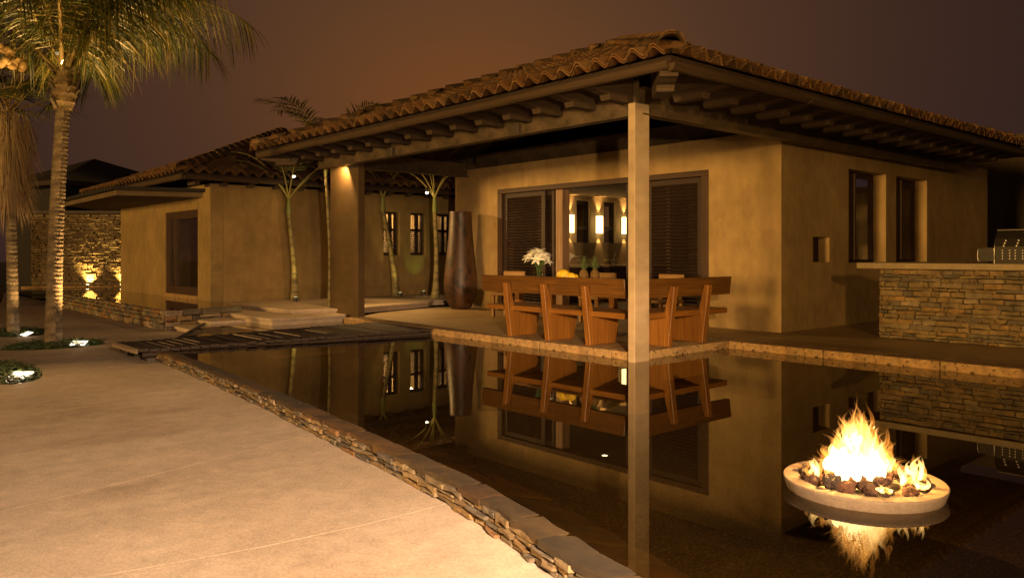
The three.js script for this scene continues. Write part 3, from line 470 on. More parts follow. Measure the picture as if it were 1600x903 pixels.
// long stone wall lit from below
{
  const w = thing('ledgestone_wall', 'tall ledgestone wall washed by two ground lights beyond the basin', 'wall');
  const A = V(-23.5, 0, 2.2), B = V(-20.6, 0, -1.1), d = B.clone().sub(A), L = d.length(); d.normalize(); const n = V(-d.z, 0, d.x); if (n.dot(EYE.clone().sub(A)) < 0) n.negate();
  const list = cells(L, 2.46, 0.14, 0.42, 0.045, 0.085, true).map((c) => stone(c, 0.055 * rr(0.4, 1.5), 0.008, 0.012, (u, v, o) => A.clone().addScaledVector(d, u).addScaledVector(n, o).setY(0.03 + v)));
  const m = part('stonework', merge(list), std(0.46, 0.33, 0.17, 0.9, { map: T.grey }), w); m.userData.kind = 'stuff';
  const c = A.clone().lerp(B, 0.5).addScaledVector(n, -0.16), g = new THREE.BoxGeometry(L, 2.95, 0.3); g.rotateY(-Math.atan2(d.z, d.x)); g.translate(c.x, 1.03, c.z); part('core', uvm(g, 0), M.soil, w);
  const cap = new THREE.BoxGeometry(L + 0.1, 0.1, 0.5); cap.rotateY(-Math.atan2(d.z, d.x)); cap.translate(c.x, 2.56, c.z); part('coping', uvm(cap, 0), M.darkWood, w);
  const ledge = new THREE.BoxGeometry(L, 0.1, 0.55); ledge.rotateY(-Math.atan2(d.z, d.x)); const lc = A.clone().lerp(B, 0.5).addScaledVector(n, 0.28); ledge.translate(lc.x, 0.12, lc.z); part('ledge', uvm(ledge, 0), M.coping, w);
  [[0.44, 'left'], [0.69, 'right']].forEach(([t, s]) => {
    const p = A.clone().addScaledVector(d, L * t).addScaledVector(n, 0.2);
    const f = thing('ground_light', s === 'left' ? 'small recessed ground light at the foot of the ledgestone wall, farther from the stucco corner' : 'small recessed ground light at the foot of the ledgestone wall beside the stucco corner', 'light', [p.x, 0.17, p.z]);
    part('housing', new THREE.CylinderGeometry(0.05, 0.05, 0.05, 14).translate(0, 0.02, 0), M.lampBody, f); part('lamp_glass', new THREE.CylinderGeometry(0.04, 0.04, 0.01, 14).translate(0, 0.052, 0), glow(1, 0.75, 0.3, 8), f);
    const l = new THREE.SpotLight(lin(1, 0.62, 0.16), 17, 0, 0.9, 0.95); l.position.set(0, 0.075, 0); l.target.position.set(p.x - n.x * 0.5, 1.3, p.z - n.z * 0.5); l.castShadow = true; f.add(l);
  });
}
// right background: garden wall
solo('garden_wall', box(-2.6, 8, -0.1, 4.4, -17.0, -16.6), std(0.1, 0.07, 0.04, 0.9, { map: T.plaster }), 'dark stucco garden wall beyond the right end of the pool house', 'wall');

// ================================================================ LAMPS
function spot(parent, pos, target, color, I, angle, pen, soft = 2) { const l = new THREE.SpotLight(color, I, 0, angle, pen); l.position.set(...pos); l.target.position.set(...target); l.shadow.radius = soft; l.castShadow = true; parent.add(l); return l; }
function point(parent, pos, color, I, soft = 2) { const l = new THREE.PointLight(color, I); l.position.set(...pos); l.shadow.radius = soft; l.castShadow = true; parent.add(l); return l; }
const WARM = lin(1, 0.56, 0.18), WHITE = lin(1, 0.7, 0.42);
{ // the same kind of post with a whiter lamp, close to the pool wall
  const p = V(7.6, 1.9, 7.2), f = thing('floodlight', 'short post lamp at the pool edge, shining on the near patio', 'light', [p.x, P, p.z]);
  part('post', new THREE.CylinderGeometry(0.03, 0.035, 2.05, 12).translate(0, 1.02, 0), M.lampBody, f); part('housing', box(-0.1, 0.1, 2.04, 2.2, 0, 0.1, 0.02), M.lampBody, f); part('lamp_glass', box(-0.08, 0.08, 2.06, 2.18, -0.012, -0.002), glow(1, 0.85, 0.65, 6), f);
  spot(f, [-0.05, 2.1, -0.05], [3.3, P, 5.4], lin(1, 0.67, 0.44), 290, 0.62, 1, 4); spot(f, [-0.05, 2.1, -0.05], [-0.9, 1.25, -0.6], lin(1, 0.6, 0.24), 215, 0.24, 1, 4);  // the second, narrow beam is added to brighten the corner pillar and bench
}
{ // floodlight on a post behind the photographer
  const p = V(10.1, 2.7, 7.0), H = 0.45, f = thing('floodlight', 'floodlight on a slim post at the far right of the pool edge', 'light', [p.x, P, p.z]);
  part('post', new THREE.CylinderGeometry(0.03, 0.035, 3.35, 12).translate(0, 1.675, 0), M.lampBody, f);
  part('housing', box(-0.12, 0.12, 2.86 + H, 3.06 + H, -0.0, 0.1, 0.02), M.lampBody, f); part('lamp_glass', box(-0.1, 0.1, 2.88 + H, 3.04 + H, -0.012, -0.002), glow(1, 0.8, 0.55, 8), f);
  spot(f, [-0.06, 2.96 + H, -0.05], [-4.6, 1.2, -1.5], lin(1, 0.55, 0.16), 95, 0.75, 0.6, 12);
}

// ================================================================ OBJECTS ON THE TERRACE
{ // tall glazed urn by the doors
  const prof = [[0, 0], [0.19, 0], [0.235, 0.03], [0.33, 0.22], [0.37, 0.42], [0.372, 0.58], [0.355, 0.8], [0.315, 1.15], [0.275, 1.55], [0.25, 1.9], [0.243, 2.1], [0.252, 2.13], [0.235, 2.13], [0.225, 2.05], [0.22, 1.6]];
  const g = new THREE.LatheGeometry(prof.map(([x, y]) => new THREE.Vector2(x, y)), 48); const uv = g.attributes.uv; for (let i = 0; i < uv.count; i++) uv.setXY(i, uv.getX(i) * 2.2, uv.getY(i) * 2.2);
  g.translate(-7.62, 0, -3.22); solo('tall_urn', g, M.urn, 'tall brown glazed urn standing on the terrace left of the louvred doors', 'urn');
}
function bench(name, label, posts, len0, len1) { // along x, outside facing +z; z = 0 at the foot of the posts
  const b = thing(name, label, 'bench'), lean = 0.13;
  // backrest board
  const bk = slabZY([[-0.085 + 0.075, 0.64], [-0.085 + 0.105, 0.885], [-0.155 + 0.105, 0.885], [-0.155 + 0.075, 0.64]], len1 - len0, 0.008); bk.translate((len0 + len1) / 2, 0, 0); part('backrest', uvm(bk, 0), M.benchTop, b);
  const st = box(len0 + 0.08, len1 - 0.03, 0.375, 0.45, -0.66, -0.03, 0.012); part('seat', st, M.bench, b);
  for (const x of posts) {
    const g = slabZY([[0.0, 0.0], [0.105, 0.785], [0.03, 0.79], [-0.06, 0.46], [-0.1, 0.374], [-0.58, 0.374], [-0.5, 0.0]], 0.09, 0.008); g.translate(x, 0, 0); part('leg', uvm(g, 1), M.bench, b);
    part('wedge', box(x - 0.05, x + 0.05, 0.345, 0.374, -0.6, -0.12, 0.006), M.bench, b);
  }
  return b;
}
{
  const b1 = bench('garden_bench', 'heavy wooden bench with three slanting posts facing the pool front', [-2.44, -1.645, -0.865], -3.08, -0.22); b1.position.z = -0.15;
  const b2 = bench('garden_bench', 'heavy wooden bench seen end-on right of the corner pillar, with two slanting posts showing', [0.83, 1.57], 0.24, 2.2);   // turned: x runs to -z
  b2.rotation.y = Math.PI / 2; b2.position.set(-0.045, 0, 0);
}
{ // table and far chairs
  const t = thing('dining_table', 'wooden dining table behind the benches holding flowers and fruit', 'table', [-2.55, 0, -1.75]);
  part('tabletop', box(-1.25, 1.25, 0.70, 0.76, -0.5, 0.5, 0.01), M.bench, t); for (const x of [-1.05, 1.05]) for (const z of [-0.38, 0.38]) part('leg', box(x - 0.05, x + 0.05, 0, 0.70, z - 0.05, z + 0.05, 0.008), M.bench, t);
  const chair = (x, z, turn, label) => {
    const c = thing('dining_chair', label, 'chair', [x, 0, z], turn);
    part('seat', box(-0.24, 0.24, 0.41, 0.46, -0.24, 0.24, 0.012), M.chair, c); part('backrest', box(-0.25, 0.25, 0.52, 0.87, -0.245, -0.205, 0.012), M.chair, c);
    for (const s of [-0.2, 0.2]) for (const q of [-0.2, 0.2]) part('leg', box(s - 0.025, s + 0.025, 0, q < 0 ? 0.6 : 0.41, q - 0.025, q + 0.025, 0.005), M.chair, c);
  };
  chair(-5.25, -2.55, 0.25, 'pale wooden dining chair standing behind the flowers, farthest left'); chair(-3.2, -2.85, 0, 'pale wooden dining chair behind the pineapple'); chair(-1.75, -2.85, 0, 'pale wooden dining chair just right of the corner pillar');
}
{ // lilies in a glass vase
  const f = thing('flower_vase', 'glass vase of white lilies standing on the dining table', 'flowers', [-3.46, 0.76, -1.7]);
  part('glass', new THREE.CylinderGeometry(0.095, 0.085, 0.24, 20, 1, true).translate(0, 0.12, 0), M.glass, f); part('water', new THREE.CylinderGeometry(0.08, 0.076, 0.14, 20).translate(0, 0.08, 0), M.glass, f);
  const stem = std(0.06, 0.12, 0.03, 0.6), white = std(0.85, 0.83, 0.72, 0.6), leafM = std(0.1, 0.17, 0.04, 0.5);
  const petal = (() => { const pos = []; const q = (s, t) => { const w = 0.026 * Math.sin(Math.PI * Math.min(1, t * 0.9 + 0.08)); return [s * w, t * 0.095, 0.045 * t * t * 1.6]; }; for (let i = 0; i < 4; i++) for (const s of [-1, 0]) { const a = q(s, i / 4), b = q(s + 1, i / 4), c = q(s + 1, (i + 1) / 4), d = q(s, (i + 1) / 4); pos.push(...a, ...b, ...c, ...a, ...c, ...d); } const g = new THREE.BufferGeometry(); g.setAttribute('position', new THREE.BufferAttribute(new Float32Array(pos), 3)); g.computeVertexNormals(); g.translate(0, 0.012, 0); return g; })();
  for (let i = 0; i < 26; i++) {
    const a = rnd() * 6.283, r = Math.sqrt(rnd()) * 0.22, p = V(Math.cos(a) * r, 0.47 - r * r * 2.6 + rr(-0.05, 0.05), Math.sin(a) * r);
    part('stem', tube([V(Math.cos(a) * 0.03, 0.04, Math.sin(a) * 0.03), V(Math.cos(a) * 0.05, 0.22, Math.sin(a) * 0.05), p], 0.004, 0.003, 4, 5), stem, f);
    const list = []; const dir = p.clone().sub(V(0, 0.15, 0)).normalize(), Q = new THREE.Quaternion().setFromUnitVectors(V(0, 1, 0), dir);
    for (let k = 0; k < 6; k++) { const g = petal.clone(); g.rotateX(0.75 + rr(-0.15, 0.2)); g.rotateY(k * 1.047); g.applyQuaternion(Q); g.translate(p.x, p.y, p.z); list.push(g); }
    part('blossom', merge(list), white, f);
  }
  for (let i = 0; i < 14; i++) { const a = rnd() * 6.283, g = new THREE.SphereGeometry(0.075, 8, 5); g.scale(0.32, 1.25, 0.1); g.translate(0, 0.08, 0); g.rotateX(rr(0.7, 1.35)); g.rotateY(a); g.translate(Math.cos(a) * 0.05, 0.24, Math.sin(a) * 0.05); part('leaf', g, leafM, f); }
}
{ // fruit on the table
  const pineapple = (x, z, label) => {
    const p = thing('pineapple', label, 'fruit', [x, 0.76, z]); const n = 9, list = [];
    part('fruit', (() => { const g = new THREE.SphereGeometry(0.075, 16, 12); g.scale(1, 1.45, 1); g.translate(0, 0.1, 0); return g; })(), std(0.34, 0.2, 0.05, 0.7, { map: T.pitted, bumpMap: T.pittedBump, bumpScale: 0.01 }), p);
    for (let i = 0; i < 34; i++) { const t = i / 34, g = new THREE.ConeGeometry(0.014, 0.17 + 0.06 * t, 4); g.scale(1, 1, 0.3); g.translate(0, 0.09, 0); g.rotateX(0.95 - 0.85 * t); g.rotateY(i * 2.4); g.translate(0, 0.19 + 0.05 * t, 0); list.push(g); }
    part('leaf_crown', merge(list), std(0.12, 0.16, 0.05, 0.6), p);
  };
  pineapple(-2.32, -1.6, 'pineapple with green crown on the table, nearer the vase'); pineapple(-2.14, -1.66, 'pineapple with green crown on the table, nearer the corner pillar');
  const fruit = (x, z, r, s, label) => { const g = new THREE.SphereGeometry(r, 20, 14), p = g.attributes.position; for (let i = 0; i < p.count; i++) { const a = Math.atan2(p.getZ(i), p.getX(i)), k = 1 + 0.05 * Math.cos(a * 5); p.setXYZ(i, p.getX(i) * k * s, p.getY(i), p.getZ(i) * k); } g.computeVertexNormals(); g.translate(x, 0.76 + r, z); solo('papaya', g, std(0.85, 0.55, 0.03, 0.45), label, 'fruit'); };
  fruit(-2.72, -1.55, 0.098, 1.3, 'large yellow fruit on the table, the one nearest the flower vase'); fruit(-2.46, -1.45, 0.075, 1.35, 'smaller yellow fruit on the table in front of the pineapples'); fruit(-2.58, -1.68, 0.06, 1.1, 'small round yellow fruit wedged between the two larger ones');
}
// ================================================================ KITCHEN
{
  const x = XL + 0.27;
  [[-7.12, 'nearest the louvred door'], [-8.21, 'in the middle of the three'], [-9.24, 'nearest the corner pillar']].forEach(([z, where]) => {
    const s = thing('wall_sconce', `glowing half-round wall sconce in the kitchen, ${where}`, 'lamp', [x, 1.98, z]);
    const g = new THREE.CylinderGeometry(0.115, 0.115, 0.46, 18, 1, false, 0, Math.PI); g.translate(0.005, 0, 0); part('lamp_shade', g, glow(1, 0.68, 0.26, 3.2), s);
    part('back_plate', box(0.0, 0.012, -0.24, 0.24, -0.12, 0.12), M.lampBody, s);
    spot(s, [0.07, 0.22, 0], [x, 1.98 + 1.2, z], WARM, 2.6, 0.46, 0.5, 1); spot(s, [0.07, -0.22, 0], [x, 1.98 - 1.2, z], WARM, 2.4, 0.42, 0.5, 1); point(s, [0.25, 0, 0], WARM, 0.07, 0);
  });
  const c = thing('kitchen_counter', 'dark-fronted kitchen counter under the sconces', 'counter');
  part('cabinet', box(x + 0.002, x + 0.6, 0, 0.86, -11.6, -5.2), M.darkWood, c); part('countertop', box(x + 0.002, x + 0.66, 0.865, 0.92, -11.62, -5.15, 0.008), M.counterTop, c);
  part('backsplash', box(x + 0.002, x + 0.02, 0.92, 1.5, -11.6, -5.2), std(0.16, 0.12, 0.07, 0.5), c);
  part('cabinet', box(-6.1, -3.2, 0, 0.86, -9.2, -8.6), M.darkWood, c); part('countertop', box(-6.15, -3.15, 0.865, 0.91, -9.25, -8.55, 0.008), M.counterTop, c);
  const t = thing('kitchen_tap', 'curved steel tap over the kitchen sink', 'tap', [x + 0.2, 0.92, -8.6]);
  part('spout', tube([V(0, 0, 0), V(0, 0.2, 0), V(0.06, 0.29, 0.05), V(0.14, 0.29, 0.12), V(0.18, 0.22, 0.15)], 0.014, 0.011, 8), M.steel, t); part('base', new THREE.CylinderGeometry(0.03, 0.03, 0.04, 12).translate(0, 0.02, 0), M.steel, t); part('handle', bar(V(0.0, 0.04, 0.08), V(0.02, 0.12, 0.12), 0.01), M.steel, t);
  const n = new THREE.PlaneGeometry(0.36, 0.3, 10, 8), p = n.attributes.position; for (let i = 0; i < p.count; i++) p.setZ(i, 0.1 * Math.abs(Math.sin(p.getX(i) * 9)) + 0.05 * Math.cos(p.getY(i) * 12 + p.getX(i) * 7)); n.rotateX(-1.1); n.computeVertexNormals(); n.translate(x + 0.35, 1.04, -6.9); solo('napkin', n, std(0.7, 0.62, 0.52, 0.8), 'crumpled white napkin lying on the kitchen counter', 'cloth');
  // recessed ceiling lamps; the front-corner one is added to light the window reveals
  for (const [px, pz, s, I] of [[-4.6, -4.6, 'near the open doorway', 0.9], [-3.4, -7.4, 'over the middle of the room', 0.8], [-1.9, -8.6, 'by the side windows', 8], [-1.7, -4.9, 'just inside the front corner by the pillar, added to light the window reveals', 2]]) {
    const d = thing('downlight', `round recessed downlight in the kitchen ceiling, ${s}`, 'lamp', [px, 2.72, pz]); part('lamp_ring', new THREE.CylinderGeometry(0.07, 0.07, 0.02, 18).translate(0, -0.011, 0), M.steel, d); part('lamp_glass', new THREE.CylinderGeometry(0.055, 0.055, 0.008, 18).translate(0, -0.024, 0), glow(1, 0.75, 0.4, 6), d);
    spot(d, [0, -0.04, 0], [px, 0, pz], WARM, I, 0.95, 0.6, 2);
  }
  const tv = thing('television', 'small blue-lit television screen glimpsed through the nearer side window', 'television', [-2.85, 1.2, -10.25], 0.35); part('screen', box(-0.5, 0.5, 0.3, 0.88, 0, 0.01), glow(0.12, 0.35, 1, 1.6), tv); part('case', box(-0.53, 0.53, 0.27, 0.91, -0.06, -0.002), M.black, tv); part('stand', box(-0.2, 0.2, -1.2, 0.27, -0.15, -0.02), M.black, tv);
}
// ================================================================ BAR AND GRILL
{
  const b = thing('bar_counter', 'outdoor bar counter faced with stacked ledgestone under a thick pale top', 'counter');
  part('core', box(1.215, 8, -0.02, 0.985, -4.75, -4.085), M.soil, b);
  const put = (c, f) => part('stone', stone(c, 0.032 * rr(0.45, 1.3), 0.009, 0.006, f), pick(gold), b);
  for (const c of cells(2.95, 0.985, 0.09, 0.34, 0.03, 0.085, true)) put(c, (u, v, w) => V(1.2 + u, v, -4.085 + w));
  part('stonework', merge(cells(3.8, 0.985, 0.2, 0.45, 0.05, 0.085, true).map((c) => stone(c, 0.034, 0.006, 0.007, (u, v, w) => V(4.15 + u, v, -4.085 + w)))), stones[0], b).userData.kind = 'stuff';
  part('countertop', box(0.9, 8, 0.988, 1.078, -4.85, -3.99, 0.014), M.counterTop, b);
  const g = thing('gas_grill', 'stainless gas grill with rows of vent slots standing on the bar top', 'grill', [2.55, 1.078, -4.5]);
  const prof = [[0.2, 0], [0.2, 0.22], [0.15, 0.33], [0.06, 0.42], [-0.1, 0.44], [-0.3, 0.36], [-0.34, 0]]; const h = slabZY(prof, 1.3, 0.012); h.translate(0.72, 0, 0); part('hood', h, new THREE.MeshStandardMaterial({ color: lin(0.035, 0.029, 0.02), metalness: 0.5, roughness: 0.45, side: THREE.DoubleSide }), g);
  part('side_shelf', box(-0.13, 0.07, 0.02, 0.2, 0.16, 0.175, 0.02), std(0.03, 0.024, 0.015, 0.6), g); part('shelf_rim', tube([V(0.07, 0.2, 0.18), V(-0.11, 0.2, 0.18), V(-0.13, 0.18, 0.18), V(-0.13, 0.04, 0.18), V(-0.11, 0.02, 0.18)], 0.004, 0.004, 5, 16), M.steel, g); part('lid_rim', box(0.05, 1.38, 0.43, 0.455, -0.14, 0.04, 0.008), M.darkSteel, g); part('end_rim', tube([V(0.075, 0, 0.205), V(0.075, 0.22, 0.205), V(0.075, 0.33, 0.155), V(0.075, 0.42, 0.065)], 0.006, 0.006, 5, 10), M.steel, g);
  for (let r = 0; r < 3; r++) for (let i = 0; i < 8; i++) part('vent', new THREE.SphereGeometry(0.011, 8, 6).translate(0.2 + i * 0.15 - r * 0.008, 0.3 - r * 0.035, 0.172 + r * 0.014), M.ventGlint, g);  // pale beads: glints on the vents put into their colour
  for (let r = 0; r < 4; r++) for (let i = 0; i < 12; i++) part('vent', new THREE.SphereGeometry(0.009, 8, 6).translate(0.17 + Math.floor(i / 2) * 0.15 + (i % 2) * 0.085, 0.17 - r * 0.036, 0.205), M.ventGlint, g);
}
// ================================================================ FIRE BOWL
{
  const S = 0.84, C = V(4.355, -0.1, 3.165);
  const bowl = thing('fire_bowl', 'round pale concrete fire bowl standing in the pool', 'fire pit', [C.x, C.y, C.z]);
  const prof = [[0, -0.1], [0.36, -0.1], [0.44, -0.05], [0.478, 0.0], [0.497, 0.058], [0.5, 0.07], [0.493, 0.077], [0.405, 0.075], [0.395, 0.066], [0.385, 0.04], [0.2, 0.02], [0, 0.01]];
  part('bowl', uvm(new THREE.LatheGeometry(prof.map(([x, y]) => new THREE.Vector2(x * S, y * S)), 64), 0), std(0.30, 0.235, 0.165, 0.8, { map: T.concrete, bumpMap: T.rough, bumpScale: 0.003 }), bowl);
  const rocks = [std(0.15, 0.075, 0.045, 0.95, { map: T.grey, bumpMap: T.rough, bumpScale: 0.02 }), std(0.2, 0.09, 0.045, 0.95, { map: T.grey, bumpMap: T.rough, bumpScale: 0.02 }), std(0.1, 0.065, 0.045, 0.95, { map: T.grey, bumpMap: T.rough, bumpScale: 0.02 })];
  for (let i = 0; i < 26; i++) {
    const ring = i < 18, a = ring ? i / 18 * 6.283 + rr(-0.12, 0.12) : i * 2.4, r = S * (ring ? rr(0.29, 0.355) : rr(0.05, 0.22)), s = S * rr(0.036, 0.068), g = new THREE.IcosahedronGeometry(s, 2), p = g.attributes.position, k = rnd() * 50;
    for (let j = 0; j < p.count; j++) { const x = p.getX(j) / s, y = p.getY(j) / s, z = p.getZ(j) / s, n = 1 + 0.22 * Math.sin(x * 3.1 + k) * Math.sin(y * 2.7 + k * 2) + 0.16 * Math.sin(z * 5 + k * 3 + x * 4) + 0.08 * Math.sin(y * 11 + k) * Math.cos(x * 9 + z * 10); p.setXYZ(j, p.getX(j) * n * 1.15, p.getY(j) * n * 0.8, p.getZ(j) * n); }
    g.rotateY(k); const q = g; q.computeVertexNormals(); q.translate(C.x + Math.cos(a) * r, C.y + 0.062 + rr(0, 0.02), C.z + Math.sin(a) * r);
    solo('lava_rock', uvm(q), rocks[i % 3], 'dark lava rock lying among the flames in the fire bowl', 'rock', 'lava rocks in the fire bowl');
  }
  const fire = thing('fire', 'white-hot orange gas fire burning in the bowl on the pool', 'fire', [C.x, C.y + 0.075, C.z]);
  const fade = tex(64, 1, (u, v) => { const e = Math.sin(Math.PI * Math.min(1, Math.max(0, v))) ; return Math.pow(1 - v, 1.2) * sstep(0, 0.22, v); }, false); fade.repeat.set(1, 1); fade.wrapS = fade.wrapT = THREE.ClampToEdgeWrapping;
  const tongue = (x, z, h, r, lean, k, y0 = 0) => { // a wavering tapered flame
    const n = 9, seg = 8, pos = [], uv = [], pt = (i, j) => { const t = i / n, a = j / seg * 6.283, R = r * Math.pow(Math.sin(Math.PI * Math.min(1, 0.16 + 0.84 * t)), 0.8) * (1 - 0.25 * t), sx = Math.sin(t * 5 + k) * 0.022 * t + lean[0] * t * t, sz = Math.cos(t * 4.3 + k * 2) * 0.022 * t + lean[1] * t * t; return [x + sx + Math.cos(a) * R, y0 + t * h, z + sz + Math.sin(a) * R]; };
    for (let i = 0; i < n; i++) for (let j = 0; j < seg; j++) { const A = pt(i, j), B = pt(i, j + 1), D = pt(i + 1, j), E = pt(i + 1, j + 1); pos.push(...A, ...B, ...E, ...A, ...E, ...D); const a = i / n, b = (i + 1) / n; uv.push(0, a, 1, a, 1, b, 0, a, 1, b, 0, b); }
    const g = new THREE.BufferGeometry(); g.setAttribute('position', new THREE.BufferAttribute(new Float32Array(pos), 3)); g.setAttribute('uv', new THREE.BufferAttribute(new Float32Array(uv), 2)); g.computeVertexNormals(); return g;
  };
  const flameMat = (r, g, b, k, op) => new THREE.MeshStandardMaterial({ color: 0x000000, emissive: lin(r, g, b), emissiveIntensity: k, transparent: true, opacity: op, alphaMap: fade, roughness: 1, side: THREE.DoubleSide, depthWrite: false });
  const heart = glow(1, 0.62, 0.22, 7), core = flameMat(1, 0.55, 0.15, 5, 0.5), mid = flameMat(1, 0.38, 0.05, 2.6, 0.32), outer = flameMat(1, 0.3, 0.03, 1.5, 0.2);
  // the fire leans over the left and middle of the bowl as the photo shows; camera-right is (0.658, -0.753)
  const at = (s, d) => [s * 0.658 - d * 0.753, -s * 0.753 - d * 0.658];
  const peak = (q) => Math.max(0.2, 1 - Math.abs(q + 0.02) * 3.6);
  for (let i = 0; i < 24; i++) { const s = (rnd() + rnd() - 1) * 0.17 - 0.03, d = rr(-0.09, 0.09), [x, z] = at(s, d); part('flame', tongue(x, z, rr(0.17, 0.26) * peak(s), rr(0.03, 0.05), at(rr(-0.03, 0.03), 0), rnd() * 9), heart, fire); }
  for (let i = 0; i < 40; i++) { const s = (rnd() + rnd() - 1) * 0.19 - 0.03, d = rr(-0.11, 0.11), [x, z] = at(s, d), k = peak(s); part('flame', tongue(x, z, rr(0.16, 0.25) * k, rr(0.018, 0.036), at(rr(-0.04, 0.04) + s * 0.12, 0), rnd() * 9, 0.07 * k), core, fire); }
  for (let i = 0; i < 90; i++) { const s = (rnd() + rnd() - 1) * 0.21 - 0.03, d = rr(-0.13, 0.13), [x, z] = at(s, d), k = peak(s); part('flame', tongue(x, z, rr(0.12, 0.22) * k, rr(0.006, 0.02), at(rr(-0.05, 0.05) + s * 0.2, 0), rnd() * 9, rr(0.1, 0.18) * k), mid, fire); }
  for (let i = 0; i < 150; i++) { const s = (rnd() + rnd() - 1) * 0.24 - 0.03, d = rr(-0.13, 0.13), [x, z] = at(s, d), k = peak(s); part('flame', tongue(x, z, rr(0.1, 0.2) * k, rr(0.004, 0.013), at(rr(-0.05, 0.05) + s * 0.25, 0), rnd() * 9, rr(0.14, 0.28) * k), outer, fire); }
  for (const [s, d, h] of [[0.24, -0.12, 0.14], [0.2, -0.24, 0.07], [-0.02, -0.3, 0.05], [0.13, -0.2, 0.12], [-0.27, -0.02, 0.13], [0.27, 0.0, 0.12]]) { const [x, z] = at(s, d); for (let q = 0; q < 9; q++) part('flame', tongue(x + rr(-0.028, 0.028), z + rr(-0.028, 0.028), h * rr(0.5, 1.15), rr(0.006, 0.016), at(rr(-0.02, 0.02), 0), rnd() * 9), q < 5 ? core : mid, fire); }
  for (const [x, y, z] of [[-0.06, 0.2, 0.05], [0.04, 0.28, -0.03], [-0.02, 0.13, 0.0]]) point(fire, [x, y, z], lin(1, 0.48, 0.12), 4.2, 0);
}

// ================================================================ PALMS
function leafBlade(pos, base, dir, up, len, w, droop, seg = 3) {
  const side = dir.clone().cross(up).normalize(); let p = base.clone(), d = dir.clone(); const pts = [];
  for (let i = 0; i <= seg; i++) { const t = i / seg, ww = w * (t < 0.15 ? 0.6 : 1) * (1 - t * t * 0.92); pts.push([p.clone().addScaledVector(side, -ww), p.clone().addScaledVector(side, ww)]); d.y -= droop / seg; d.normalize(); p = p.clone().addScaledVector(d, len / seg); }
  for (let i = 0; i < seg; i++) { const [a, b] = pts[i], [c, e] = pts[i + 1]; pos.push(a, b, e, a, e, c); }
}
const LEAF = [[0.13, 0.145, 0.025], [0.22, 0.19, 0.035], [0.05, 0.07, 0.014], [0.32, 0.25, 0.05], [0.08, 0.11, 0.02], [0.03, 0.045, 0.012]];
const leafColors = (n) => { const c = new Float32Array(n * 3); let k = LEAF[0], f = 1; for (let i = 0; i < n; i++) { if (i % 18 === 0) { k = pick(LEAF); f = rr(0.8, 1.2); } c[i * 3] = k[0] * f; c[i * 3 + 1] = k[1] * f; c[i * 3 + 2] = k[2] * f; } return new THREE.BufferAttribute(c, 3); };
function frondGeo(o, az, el, len, nl, ll, lw, bend, leafDroop, r0 = 0.022, stalk = 0.18, fold = 0.35) {
  const pts = [], n = 10; let p = o.clone(), a = el; for (let i = 0; i <= n; i++) { pts.push(p.clone()); p = p.clone().add(V(Math.cos(az) * Math.cos(a), Math.sin(a), Math.sin(az) * Math.cos(a)).multiplyScalar(len / n)); a -= bend / n * (0.4 + 1.2 * i / n); }
  const c = new THREE.CatmullRomCurve3(pts), list = [tube(pts, r0, 0.004, 5, 12)], pos = [];
  for (let i = 0; i < nl; i++) for (const s of [-1, 1]) {
    const t = stalk + (1 - stalk) * (i + rr(0, 0.8)) / nl, q = c.getPointAt(Math.min(1, t)), d = c.getTangentAt(Math.min(1, t)), side = d.clone().cross(V(0, 1, 0)).normalize().multiplyScalar(s), up = side.clone().cross(d).multiplyScalar(s); if (up.y < 0) up.negate();
    const L = ll * (0.45 + 0.75 * Math.sin(Math.PI * (0.12 + 0.8 * (t - stalk) / (1 - stalk)))) * rr(0.8, 1.12);
    const dir = side.clone().multiplyScalar(0.85).addScaledVector(d, 0.55 + 0.5 * t).addScaledVector(up, fold + rr(-0.15, 0.15)).normalize();
    leafBlade(pos, q, dir, up, L, lw * rr(0.7, 1.1), leafDroop * rr(0.7, 1.3));
  }
  const g = new THREE.BufferGeometry(); g.setAttribute('position', new THREE.BufferAttribute(new Float32Array(pos.flatMap((v) => [v.x, v.y, v.z])), 3)); g.setAttribute('color', leafColors(pos.length)); g.computeVertexNormals();
  return [list[0], g];
}
const leafMats = [1.15, 0.9, 1, 0.75].map((k) => new THREE.MeshPhysicalMaterial({ color: lin(k, k, k), vertexColors: true, roughness: 0.42, side: THREE.DoubleSide, transmission: 0.2, thickness: 0 }));
const stalkMat = std(0.30, 0.22, 0.07, 0.6), barkMat = std(0.27, 0.2, 0.115, 0.95, { map: T.bark, bumpMap: T.bark, bumpScale: 0.02 });
function trunkGeo(pts, r, rings, rough) { // ringed trunk
  const c = new THREE.CatmullRomCurve3(pts), n = rings * 4, seg = 20, pos = [], uv = [], idx = [];
  for (let i = 0; i <= n; i++) { const t = i / n, p = c.getPointAt(t), k = (i % 4) / 4, R = r(t) * (1 + rough * (k === 0 ? 1 : k === 0.25 ? 0.2 : -0.35)); for (let j = 0; j <= seg; j++) { const a = j / seg * 6.283, w = 1 + rough * 0.5 * Math.sin(a * 7 + i * 1.7) * Math.sin(i * 0.9 + a * 3); pos.push(p.x + Math.cos(a) * R * w, p.y + rough * 0.03 * Math.sin(a * 3 + i), p.z + Math.sin(a) * R * w); uv.push(a * r(t) * 1.0, t * c.getLength()); } }
  for (let i = 0; i < n; i++) for (let j = 0; j < seg; j++) { const a = i * (seg + 1) + j, b = a + 1, d = a + seg + 1, e = d + 1; idx.push(a, d, b, b, d, e); }
  const g = new THREE.BufferGeometry(); g.setAttribute('position', new THREE.BufferAttribute(new Float32Array(pos), 3)); g.setAttribute('uv', new THREE.BufferAttribute(new Float32Array(uv), 2)); g.setIndex(idx); g.computeVertexNormals(); return g;
}
const RIGHT = V(0.658, 0, -0.753), AWAY = V(-0.753, 0, -0.658);
